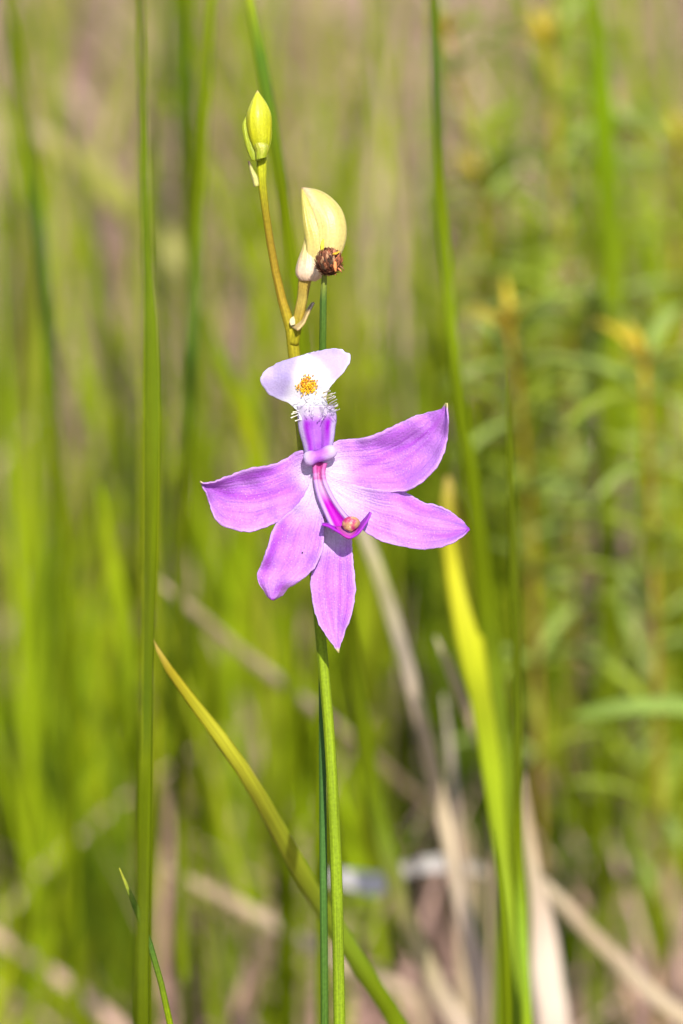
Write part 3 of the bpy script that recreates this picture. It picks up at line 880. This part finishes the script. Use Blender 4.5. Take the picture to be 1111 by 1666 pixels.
blade('rush', 'slim dark rush stem turning bright green low down beside the yellow blade', 'rush',
      [(858, 1700, 0.055, 1.1, G_LIGHT), (850, 1540, 0.059, 1.0, (0.17, 0.27, 0.018)), (844, 1400, 0.063, 0.9, G_MID), (842, 1280, 0.065, 0.85, G_DARK), (841, 1080, 0.071, 0.85, G_DARK), (833, 880, 0.075, 0.75, G_DARK), (828, 700, 0.079, 0.5, G_DARK), (826, 600, 0.081, .1, G_DARK)], mat=M_STEM, thick=0.7, fold=0)
blade('grass_plant', 'narrow green grass blade running along the rush stem foot', 'grass blade',
      [(826, 1700, 0.022, 0.9, G_MID), (824, 1580, 0.022, 0.8, G_MID), (818, 1470, 0.022, 0.6, G_LIGHT), (806, 1350, 0.022, 0.1, G_LIGHT)])
blade('grass_plant', 'green grass blade fading to straw at its foot, behind the orchid stalk', 'grass blade',
      [(770, 1720, 0.15, 2.6, PINKTAN), (715, 1620, 0.15, 2.4, TAN2), (660, 1490, 0.15, 2.1, (0.36, 0.33, 0.12)), (630, 1390, 0.145, 1.9, (0.20, 0.27, 0.03)), (603, 1270, 0.14, 1.9, G_LIGHT), (582, 1140, 0.13, 1.8, G_LIGHT), (566, 1000, 0.12, 1.7, G_MID), (552, 850, .11, 1.4, G_MID), (545, 740, .11, .3, G_MID)])
blade('dry_straw', 'long tan straw slanting from below the column to the yellow blade foot', 'straw',
      [(800, 1720, 0.16, 2.13, PINKTAN), (772, 1570, 0.16, 1.97, PINKTAN), (732, 1380, 0.16, 1.72, TAN2), (694, 1210, 0.16, 1.56, (0.36, 0.28, 0.17)), (655, 1060, 0.16, 1.48, GREYTAN), (615, 930, 0.16, 1.39, (0.36, 0.33, 0.16)), (585, 850, .16, 0.98, GREYTAN), (570, 790, .16, 0.25, GREYTAN)], mat=M_STRAW)
blade('dry_straw', 'short tan straw tip caught against the yellow blade', 'straw',
      [(805, 1260, 0.14, 1.39, TAN), (785, 1215, 0.14, 1.23, TAN), (752, 1140, 0.14, 0.98, TAN), (728, 1080, 0.14, 0.74, TAN), (708, 1035, 0.14, 0.16, GREYTAN)], mat=M_STRAW)
blade('dry_straw', 'grey tan straw sloping down behind the yellow green arched blade', 'straw',
      [(760, 1370, 0.34, 1.56, TAN), (680, 1300, 0.32, 1.56, TAN), (590, 1220, 0.30, 1.56, TAN), (480, 1130, 0.28, 1.56, PINKTAN), (390, 1060, 0.27, 1.39, TAN), (310, 990, 0.26, 1.07, TAN), (250, 940, 0.26, 0.25, TAN)], mat=M_STRAW)
blade('dry_straw', 'pale tan straw lying low across the arched blade foot', 'straw',
      [(680, 1640, 0.28, 1.64, TAN), (560, 1570, 0.28, 1.80, TAN2), (470, 1520, 0.28, 1.89, TAN2), (390, 1475, 0.28, 1.64, TAN), (320, 1440, 0.28, 1.15, TAN), (250, 1400, .28, 0.25, TAN)], mat=M_STRAW)
blade('dry_leaf', 'broad pale pinkish dead grass leaf standing beside the rush foot', 'dead leaf',
      [(905, 1730, 0.16, 3.74, (0.62, 0.50, 0.40)), (890, 1600, 0.16, 3.74, (0.66, 0.55, 0.44)), (878, 1500, 0.16, 3.06, PINKTAN), (866, 1420, 0.16, 1.87, TAN2), (858, 1340, 0.16, 1.02, TAN), (850, 1260, .16, 0.26, TAN)], mat=M_STRAW, thick=0.1, fold=0.25)
blade('dry_straw', 'tan straw sloping away from the pale dead leaf towards the herb stems', 'straw',
      [(1140, 1700, 0.20, 1.95, TAN), (1050, 1610, 0.20, 1.95, TAN2), (960, 1520, 0.20, 1.78, TAN), (890, 1445, 0.20, 1.27, TAN2), (830, 1390, .20, 0.26, TAN)], mat=M_STRAW)
blade('dry_straw', 'upright brownish straw at the foot of the yellow blade', 'straw',
      [(762, 1720, 0.19, 1.61, TAN), (752, 1560, 0.19, 1.53, TAN), (748, 1400, 0.19, 1.27, (0.36, 0.26, 0.17)), (735, 1250, .19, 0.85, GREYTAN), (722, 1130, .19, 0.26, GREYTAN)], mat=M_STRAW)
# paler blades of the left side
blade('tall_grass', 'dark green grass stem leaning beyond the olive dead blade', 'grass stem',
      [(120, 1400, 0.24, 1.3, G_MID), (112, 1000, 0.24, 1.3, G_MID), (92, 720, 0.24, 1.3, G_MID), (68, 420, 0.24, 1.3, (0.05, 0.11, 0.014)), (42, 200, 0.24, 1.2, G_MID), (18, 20, 0.24, 1.0, G_MID), (-6, -140, .24, .3, G_MID)], thick=0.5)
blade('dead_grass', 'broad olive dead blade arching away behind the reed stalk', 'dead grass',
      [(345, 560, 0.60, 2.0, (0.22, 0.22, 0.05)), (325, 490, 0.60, 4.6, (0.42, 0.38, 0.14)), (290, 430, 0.60, 5.6, (0.48, 0.44, 0.16)), (225, 355, 0.60, 5.2, (0.38, 0.36, 0.09)), (150, 285, 0.60, 4.6, (0.34, 0.33, 0.08)), (85, 235, 0.60, 3.6, (0.42, 0.34, 0.14)), (40, 205, .60, .8, GREYTAN)])
blade('dead_leaf', 'pale grey curled dead leaf bent over behind the orchid stalk', 'dead leaf',
      [(520, 1432, 0.22, 0.5, (0.4, 0.37, 0.36)), (560, 1428, 0.22, 2.0, (0.50, 0.47, 0.47)), (610, 1440, 0.22, 2.6, (0.50, 0.46, 0.45)), (650, 1418, 0.225, 1.6, (0.36, 0.32, 0.26)), (700, 1405, 0.23, 1.9, (0.50, 0.46, 0.43)), (765, 1412, 0.24, 1.6, (0.40, 0.34, 0.27)), (800, 1425, .25, .5, GREYTAN)], mat=M_STRAW, thick=0.1, fold=0.35, side=Vector((0, 0.4, 0.9)))

# softer blades farther back
blade('grass_plant', 'broad fresh green grass blade standing among the herb crowns', 'grass blade',
      [(990, 900, 0.36, 2.4, G_MID), (996, 450, 0.36, 3.2, G_LIGHT), (985, 250, 0.36, 3.2, (0.16, 0.25, 0.004)), (975, 100, 0.36, 2.6, (0.16, 0.25, 0.004)), (962, -60, 0.36, 1.8, G_LIGHT), (950, -220, .36, .3, G_LIGHT)])
blade('grass_plant', 'short fresh green blade between the reed stalk and the leaning grass stem', 'grass blade',
      [(235, 1300, 0.24, 1.8, G_MID), (215, 1120, 0.24, 2.2, (0.18, 0.25, 0.006)), (190, 960, 0.24, 2.3, (0.22, 0.29, 0.006)), (172, 860, 0.24, 1.7, (0.24, 0.30, 0.008)), (160, 790, .24, .3, G_LIGHT)])
blade('grass_plant', 'yellow green blade leaning just above the hooked sepal', 'grass blade',
      [(470, 960, 0.27, 1.7, G_MID), (435, 800, 0.27, 2.0, G_LIGHT), (398, 690, 0.27, 2.1, (0.25, 0.28, 0.006)), (360, 590, 0.27, 1.6, G_LIGHT), (330, 510, .27, .3, G_MID)])
blade('grass_plant', 'dark green blade standing behind the long bending grass stem', 'grass blade',
      [(320, 600, 0.42, 2.0, G_MID), (306, 300, 0.42, 2.8, G_DARK), (300, 120, 0.42, 3.2, (0.07, 0.12, 0.003)), (296, -60, 0.42, 2.6, G_MID), (292, -220, .42, .3, G_MID)])
blade('grass_plant', 'olive green blade rising between the arched blade and the orchid stalk', 'grass blade',
      [(455, 1420, 0.28, 1.8, G_MID), (442, 1240, 0.28, 2.2, (0.19, 0.24, 0.01)), (432, 1080, 0.28, 2.0, (0.22, 0.25, 0.015)), (424, 960, 0.28, 1.3, (0.22, 0.24, 0.02)), (420, 880, .28, .3, G_LIGHT)])
blade('grass_plant', 'pale green leaf arching level across the herb stems', 'grass blade',
      [(1230, 1500, 0.22, 1.4, G_MID), (1210, 1260, 0.22, 1.8, (0.17, 0.25, 0.04)), (1150, 1160, 0.22, 2.0, (0.20, 0.29, 0.05)), (1060, 1148, 0.22, 2.0, (0.22, 0.31, 0.06)), (970, 1158, 0.22, 1.8, (0.20, 0.29, 0.05)), (915, 1172, 0.22, 0.4, G_MID)], side=Vector((0, 0.5, 0.85)), thick=0.2)
blade('dead_leaf', 'pale pinkish dead leaf lying far beyond the leaning dark grass stem', 'dead leaf',
      [(-30, 300, 1.3, 2.0, PINKTAN), (10, 262, 1.3, 9.0, (0.60, 0.47, 0.36)), (30, 225, 1.3, 8.0, PINKTAN), (48, 180, 1.3, 1.0, TAN)], mat=M_STRAW, thick=0.1, fold=0.2)

# ------------------------------------------------------------------ leafy herbs on the right
def leaf_mesh(name, c0, c1):
    n, m, L, W = 9, 3, 0.021, 0.0014
    v, c, uv, f = [], [], [], []
    for side in (0, 1):
        for i in range(n):
            t = i / (n - 1)
            w = W * (math.sin(math.pi * min(1, t * 0.93 + 0.05)) ** 0.7) * (1 if t < 1 else 0.05)
            for j in (-1, 0, 1):
                v.append((w * j, L * t, 0.004 * t * (1 - t) * 2 - 0.003 * t * t + 0.0007 * abs(j) - side * 0.00025))
                c.append(mix3(c0, c1, t)); uv.append(((j + 1) / 2, t))
    for i in range(n - 1):
        for j in range(2):
            a, b = i * m + j, (i + 1) * m + j
            f.append((a, a + 1, b + 1, b))
            o = n * m
            f.append((o + a, o + b, o + b + 1, o + a + 1))
    return make_mesh(name, v, f, c, uv, M_LEAF)

LEAF_G = leaf_mesh('herb_leaf', (0.28, 0.33, 0.03), (0.25, 0.33, 0.04))
LEAF_B = leaf_mesh('herb_leaf_bluish', (0.27, 0.35, 0.07), (0.31, 0.39, 0.10))
LEAF_Y = leaf_mesh('herb_leaf_young', (0.66, 0.40, 0.03), (0.50, 0.44, 0.05))
from mathutils import Matrix

def herb(label, pts, step=0.024, young=3, start=0.55, scale=1.0, stem_cols=((0.18, 0.14, 0.03), (0.36, 0.22, 0.03)), whorl=3, crown=True):
    """pts bottom to tip (px, py, plane y)"""
    P = [at(a, b, Y + 0.04) for a, b, Y in pts]
    x, y = P[0].x, P[0].y
    z0 = ground_z(x, y) - 0.003
    if P[0].z > z0:
        P.insert(0, Vector((x, y, z0)))
    root = thing('leafy_herb', P[0], label, 'herb', 'narrow leaved herbs')
    n = len(P)
    me = tube([(p, (0.00065 - 0.0001 * i / (n - 1)) * scale, mix3(stem_cols[0], stem_cols[1], i / (n - 1))) for i, p in enumerate(P)], n=40, k=8, mat=M_STEM, name='herb_stem')
    o = link('stem', me, root)
    o.matrix_parent_inverse = Matrix.Translation(-P[0])
    S = [Vector(q[:3]) for q in catmull([tuple(p) for p in P], 200)]
    total = sum((S[i + 1] - S[i]).length for i in range(199))
    d, nxt, k = 0.0, total * start, 0
    for i in range(199):
        d += (S[i + 1] - S[i]).length
        if d >= nxt or i == 198:
            top = i == 198
            left = total - d
            nxt = d + step * (0.55 + 0.45 * min(1, left / 0.08))
            num = whorl + 1 + (8 if top and crown else 0)
            for q in range(num):
                az = 2 * math.pi * q / num + k * 1.05 + rng.uniform(-0.35, 0.35)
                yl = top and crown and q < 8
                el = rng.uniform(0.5, 1.3) if yl else rng.uniform(-0.1, 0.8)
                sc_ = scale * (rng.uniform(0.4, 0.75) if yl else rng.uniform(0.7, 1.3))
                me = LEAF_Y if yl else (LEAF_B if rng.random() < 0.5 else LEAF_G)
                lo = bpy.data.objects.new('leaf', me)
                sc.collection.objects.link(lo)
                lo.parent = root
                lo.matrix_local = Matrix.Translation(S[i] - P[0]) @ Matrix.Rotation(az, 4, 'Z') @ Matrix.Rotation(el, 4, 'X') @ Matrix.Scale(sc_, 4)
            k += 1
    return root

herb('leafy herb with orange stem and yellow crown behind the bright green grass stem', [(880, 1500, 0.26), (868, 900, 0.26), (845, 660, 0.25), (828, 540, 0.24)])
herb('tallest yellow crowned herb with a straight orange stem, at the meadow edge', [(1075, 1500, 0.24), (1066, 1000, 0.24), (1055, 740, 0.24), (1048, 590, 0.24)], scale=1.15)
herb('distant herb with a yellow crown high above the others', [(930, 900, 0.42), (915, 400, 0.40), (900, 200, 0.40), (893, 75, 0.40)], scale=1.2)
herb('slender herb with a bent reddish stem and small yellow top', [(860, 900, 0.36), (830, 500, 0.34), (770, 240, 0.32), (725, 50, 0.32)], scale=0.8, whorl=3)
herb('bushy green herb with no yellow crown growing among the orange stems', crown=False, pts=[(990, 1600, 0.34), (985, 1200, 0.34), (970, 800, 0.33), (955, 520, 0.33)], stem_cols=((0.12, 0.12, 0.03), (0.16, 0.2, 0.03)), scale=1.2)
herb('low herb with wide level leaves below the tallest crown', crown=False, pts=[(1010, 1700, 0.34), (1020, 1400, 0.34), (1030, 1180, 0.34), (1035, 1060, 0.34)], stem_cols=((0.10, 0.12, 0.03), (0.12, 0.16, 0.03)), scale=1.0, step=0.03)

herb('thin herb with a pale yellow crown just behind the orange stemmed herb', [(800, 1100, 0.45), (790, 700, 0.45), (782, 450, 0.45), (778, 290, 0.45)], scale=0.9)
herb('pale herb sprig leaning out past the tallest yellow crowned herb', [(1090, 900, 0.42), (1098, 600, 0.42), (1102, 400, 0.42), (1108, 250, 0.42)], scale=1.1)
herb('small pale herb sprig rising beneath the distant high crown', [(950, 800, 0.5), (965, 500, 0.5), (985, 330, 0.5), (1000, 210, 0.5)], scale=1.1)

# ------------------------------------------------------------------ grass and litter that nobody could count
def blades_mesh(name, root, h, lean_dir, lean, width, face, c0, c1, segs=6, flat=0.0, mat=None):
    N = len(h)
    t = np.linspace(0, 1, segs + 1)[None, :, None]
    ld = np.stack([np.cos(lean_dir), np.sin(lean_dir), np.zeros(N)], 1)[:, None, :]
    H = h[:, None, None]; Ln = lean[:, None, None]
    pos = root[:, None, :] + ld * (H * Ln * (0.25 * t + 0.75 * t ** 2)) + np.array([0, 0, 1.0])[None, None, :] * (H * (t - 0.35 * Ln * t ** 2))
    if flat:
        pos[:, :, 2] = root[:, None, 2] + h[:, None] * flat * np.sin(t[:, :, 0] * math.pi)
        pos[:, :, :2] = root[:, None, :2] + (ld * (H * t))[:, :, :2]
    sd = np.stack([np.cos(face), np.sin(face), np.zeros(N)], 1)[:, None, :]
    wd = width[:, None, None] * np.clip(1 - t ** 2.2, 0.03, 1) * (0.75 + 0.25 * np.minimum(1, t * 4))
    nrm = np.stack([-np.sin(face), np.cos(face), np.zeros(N)], 1)[:, None, :] if not flat else np.array([0, 0, 1.0])[None, None, :]
    V = np.stack([pos - sd * wd, pos + nrm * wd * 0.35, pos + sd * wd], 2)          # N, S+1, 3, 3
    col = c0[:, None, :] + (c1 - c0)[:, None, :] * t
    Cc = np.repeat(col[:, :, None, :], 3, 2)
    S1 = segs + 1
    base = (np.arange(N) * S1 * 3)[:, None, None]
    i = np.arange(segs)[None, :, None]; j = np.arange(2)[None, None, :]
    a = base + i * 3 + j
    F = np.stack([a, a + 1, a + 4, a + 3], -1).reshape(-1, 4)
    V = V.reshape(-1, 3); Cc = Cc.reshape(-1, 3)
    me = bpy.data.meshes.new(name)
    me.vertices.add(len(V)); me.vertices.foreach_set('co', V.astype(np.float32).ravel())
    me.loops.add(F.size); me.loops.foreach_set('vertex_index', F.astype(np.int32).ravel())
    me.polygons.add(len(F)); me.polygons.foreach_set('loop_start', np.arange(0, F.size, 4, dtype=np.int32))
    me.polygons.foreach_set('use_smooth', np.ones(len(F), bool))
    ca = me.color_attributes.new('Col', 'FLOAT_COLOR', 'POINT')
    ca.data.foreach_set('color', np.concatenate([Cc, np.ones((len(Cc), 1))], 1).astype(np.float32).ravel())
    me.materials.append(mat or M_GRASS)
    me.update(); me.validate()
    return me

def pick(pal, n):
    pal = np.array(pal)
    k = nrng.integers(0, len(pal), n)
    return pal[k] * nrng.uniform(0.75, 1.25, (n, 1))

GREENS = [(0.16, 0.225, 0.005), (0.195, 0.26, 0.006), (0.23, 0.28, 0.008), (0.11, 0.16, 0.005), (0.26, 0.28, 0.015)]
FRESH = [(0.22, 0.32, 0.005), (0.26, 0.335, 0.007), (0.31, 0.345, 0.012), (0.18, 0.275, 0.005)]
DEEPG = [(0.07, 0.115, 0.005), (0.09, 0.14, 0.006), (0.055, 0.085, 0.006)]
OLIVES = [(0.27, 0.26, 0.035), (0.32, 0.29, 0.06), (0.23, 0.25, 0.02), (0.20, 0.25, 0.01)]
DRYS = [(0.46, 0.29, 0.22), (0.37, 0.23, 0.18), (0.53, 0.37, 0.30), (0.27, 0.17, 0.125), (0.48, 0.32, 0.27), (0.20, 0.13, 0.09)]

class Heap:
    """collects loose blades of one mass of grass"""
    def __init__(self):
        self.rows = []
    def add(self, x, y, h, ld, ln, w, fc, c0, c1):
        self.rows.append((x, y, ground_z(x, y) - 0.003, h, ld, ln, w, fc) + tuple(c0) + tuple(c1))
    def clump(self, px, py_top, Y, n, pal, spread=0.0055, wid=0.0021, tilt=0.0, hvar=0.3, lean=0.2):
        top = at(px, py_top - (250 if py_top < 0 else 0), Y)
        tilt = tilt or rng.gauss(0, 0.10)
        for _ in range(max(3, round(n * 0.75))):
            x = rng.gauss(top.x, spread); y = Y + rng.gauss(0, spread * 2.5)
            h = max(0.05, top.z * rng.uniform(1 - hvar, 1.08))
            ld = rng.uniform(0, 6.28); ln = rng.uniform(0.0, lean)
            vx, vy = math.cos(ld) * ln + tilt, math.sin(ld) * ln
            b = rng.uniform(0.8, 1.2); c = rng.choice(pal); d = rng.choice(pal)
            self.add(x - tilt * h * 0.8, y, h, math.atan2(vy, vx), math.hypot(vx, vy), wid * rng.uniform(0.6, 1.4), rng.gauss(0, 0.6), [q * b for q in c], [q * b for q in d])
    def scatter(self, x0, x1, y0, y1, n, hmin, hmax, wid, pal, lean=0.5, keep=None):
        while n > 0:
            x, y = rng.uniform(x0, x1), rng.uniform(y0, y1)
            if keep and not keep(x, y):
                n -= 1
                continue
            b = rng.uniform(0.8, 1.2); c = rng.choice(pal); d = rng.choice(pal)
            self.add(x, y, rng.uniform(hmin, hmax), rng.uniform(0, 6.28), rng.uniform(0.02, lean), wid * rng.uniform(0.6, 1.4), rng.gauss(0, 0.7), [q * b for q in c], [q * b for q in d])
            n -= 1
    def build(self, name, label):
        a = np.array(self.rows)
        me = blades_mesh(name, a[:, 0:3], a[:, 3], a[:, 4], a[:, 5], a[:, 6], a[:, 7], a[:, 8:11], a[:, 11:14])
        return link(name, me, kind='stuff', label=label, cat='grass')

left = Heap()
for c in [(30, 640, 0.34, 16, FRESH), (75, 560, 0.40, 12, GREENS), (110, 720, 0.30, 12, DEEPG), (5, 800, 0.30, 10, GREENS), (175, 820, 0.30, 16, FRESH), (150, 900, 0.36, 10, GREENS), (215, 960, 0.34, 10, FRESH),
          (60, 900, 0.28, 12, GREENS), (110, 980, 0.30, 14, FRESH), (95, 1050, 0.26, 10, DEEPG), (25, 480, 0.5, 10, GREENS), (205, 420, 0.55, 7, OLIVES), (250, 640, 0.45, 8, GREENS), (300, 780, 0.40, 6, DEEPG),
          (345, 520, 0.42, 10, GREENS), (385, 620, 0.36, 14, FRESH), (420, 560, 0.40, 10, GREENS), (440, 760, 0.34, 10, FRESH), (395, 870, 0.36, 10, GREENS), (460, 900, 0.4, 10, OLIVES),
          (30, 1330, 0.34, 12, FRESH), (75, 1420, 0.32, 12, GREENS), (140, 1330, 0.36, 8, DEEPG), (180, 1480, 0.33, 6, GREENS), (5, 1480, 0.3, 8, FRESH), (360, 1180, 0.5, 5, OLIVES), (255, 1250, 0.4, 6, OLIVES), (45, 1180, 0.42, 10, FRESH), (110, 1230, 0.40, 10, GREENS), (160, 1120, 0.44, 8, FRESH), (430, 1150, 0.5, 8, FRESH), (470, 1330, 0.45, 6, GREENS), (200, 1400, 0.36, 8, GREENS), (100, 1540, 0.36, 8, FRESH), (420, 1560, .38, 5, GREENS)]:
    left.clump(c[0], c[1], c[2] + (0.16 if c[1] < 1100 and c[2] < 0.5 else 0.04), *c[3:], hvar=0.4)
left.build('grass_tuft', 'bright green grass crowding behind the reed stalk')
far = Heap()
for c in [(300, -60, 0.60, 12, GREENS), (285, -200, 0.55, 8, DEEPG), (150, -120, 0.8, 14, OLIVES), (115, -100, 0.7, 6, GREENS), (195, -40, 0.8, 10, OLIVES), (45, -180, 0.7, 6, DEEPG), (345, 140, 0.6, 6, OLIVES), (385, -80, 0.9, 8, OLIVES),
          (545, -150, 0.6, 12, GREENS), (570, 0, 0.7, 12, OLIVES), (520, 220, 0.6, 8, OLIVES), (590, 330, 0.5, 12, FRESH), (560, 470, 0.45, 8, GREENS), (600, 560, 0.6, 8, OLIVES), (490, 300, 0.7, 6, GREENS),
          (640, 120, 0.7, 8, DEEPG), (665, 200, 0.55, 6, DEEPG), (650, 620, 0.6, 5, OLIVES), (610, 760, 0.5, 6, GREENS), (690, 640, 0.4, 6, DEEPG)]:
    far.clump(c[0], c[1], c[2], max(3, c[3] * 5 // 10), c[4], spread=0.007, wid=0.0027, hvar=0.2)
far.build('grass_tuft', 'olive grass standing far behind the two buds')
right = Heap()
for c in [(785, -60, 0.5, 10, GREENS), (815, 200, 0.45, 8, DEEPG), (760, 120, 0.6, 10, FRESH), (985, -120, 0.45, 16, FRESH), (975, 60, 0.42, 10, GREENS), (940, -100, 0.6, 10, GREENS), (1090, -120, 0.6, 14, OLIVES), (1110, 60, 0.5, 12, FRESH), (1060, -60, 0.7, 8, OLIVES), (860, -100, 0.7, 12, FRESH),
          (760, 700, 0.36, 8, GREENS), (805, 760, 0.32, 10, GREENS), (790, 900, 0.3, 8, DEEPG), (870, 1010, 0.4, 8, DEEPG), (920, 900, 0.42, 8, DEEPG), (905, 1150, 0.36, 10, GREENS), (960, 1100, 0.4, 8, DEEPG), (1085, 880, 0.32, 14, GREENS), (1105, 760, 0.4, 10, FRESH), (1010, 980, 0.45, 8, DEEPG),
          (940, 1280, 0.36, 10, GREENS), (1000, 1330, 0.38, 8, GREENS), (1060, 1150, 0.34, 10, GREENS), (1080, 1380, 0.34, 12, GREENS), (900, 1300, 0.4, 6, FRESH), (640, 1150, 0.4, 8, DEEPG), (690, 1240, 0.42, 6, GREENS), (600, 1300, 0.45, 6, GREENS), (640, 1480, 0.36, 8, DEEPG), (560, 1560, 0.36, 6, DEEPG), (970, 1560, 0.4, 6, GREENS), (1040, 1250, 0.3, 10, GREENS), (1095, 1100, 0.3, 8, FRESH), (930, 1200, 0.28, 8, DEEPG), (1000, 1450, 0.28, 5, DEEPG), (905, 1420, 0.3, 6, FRESH), (600, 1440, 0.3, 7, DEEPG)]:
    right.clump(c[0], c[1], c[2] + (0.14 if c[2] < 0.5 else 0.0), *c[3:], hvar=0.25)
right.build('grass_tuft', 'green grass growing among the feet of the herbs')
around = Heap()
inview = lambda x, y: abs(x) < 0.03 + 0.105 * (y + 0.5) and y > -0.6
around.scatter(-3, 3, -1.2, 6, 9000, 0.12, 0.42, 0.0018, GREENS + OLIVES, 0.6, keep=lambda x, y: not (abs(x) < 0.06 + 0.115 * (y + 0.5) and -0.7 < y < 2.4) and not (abs(x) < 0.3 and y < 0.2))
around.scatter(-1.0, 1.0, 0.15, 2.8, 3800, 0.12, 0.38, 0.0018, GREENS + FRESH, 0.5, keep=lambda x, y: abs(x) > (0.07 if y > 0.5 else 0.16) + 0.102 * (y + 0.5))
around.scatter(-0.4, 0.4, 0.6, 2.4, 180, 0.05, 0.2, 0.0018, GREENS, 0.7)
stems = Heap()
stems.scatter(-0.2, 0.24, 0.5, 1.5, 110, 0.22, 0.44, 0.0014, FRESH + GREENS, 0.6)
stems.scatter(-0.13, 0.14, 0.28, 0.6, 45, 0.18, 0.34, 0.0013, FRESH + GREENS, 0.3)
stems.scatter(-0.2, 0.24, 0.5, 1.5, 70, 0.2, 0.4, 0.0015, DRYS, 0.5)
stems.build('fine_grass', 'fine yellow green grass stems scattered through the background')
thatch = Heap()
thatch.scatter(-0.16, 0.17, 0.24, 0.95, 330, 0.05, 0.15, 0.0020, DRYS, 1.3)
thatch.scatter(-0.25, 0.25, 0.9, 2.2, 300, 0.05, 0.16, 0.0024, DRYS, 1.2)
thatch.build('dead_thatch', 'tangle of dead tan grass low between the green blades')
around.build('meadow_grass', 'green grass of the open meadow all around')
# dry litter on the soil
N = 6000
x = nrng.normal(0, 0.45, N); y = nrng.uniform(-0.3, 3.0, N)
z = np.array([ground_z(a, b) for a, b in zip(x, y)]) + nrng.uniform(0.001, 0.014, N)
fa = nrng.uniform(0, 6.28, N)
me = blades_mesh('dry_litter', np.stack([x, y, z], 1), nrng.uniform(0.03, 0.14, N), fa, np.zeros(N), nrng.uniform(0.0008, 0.0035, N), fa + math.pi / 2, np.array(DRYS)[nrng.integers(0, 6, N)] * nrng.uniform(0.6, 1.2, (N, 1)), np.array(DRYS)[nrng.integers(0, 6, N)] * nrng.uniform(0.6, 1.2, (N, 1)), segs=4, flat=0.12, mat=M_STRAW)
link('dry_litter', me, kind='stuff', label='pinkish brown dry straw and leaf litter on the soil', cat='litter')
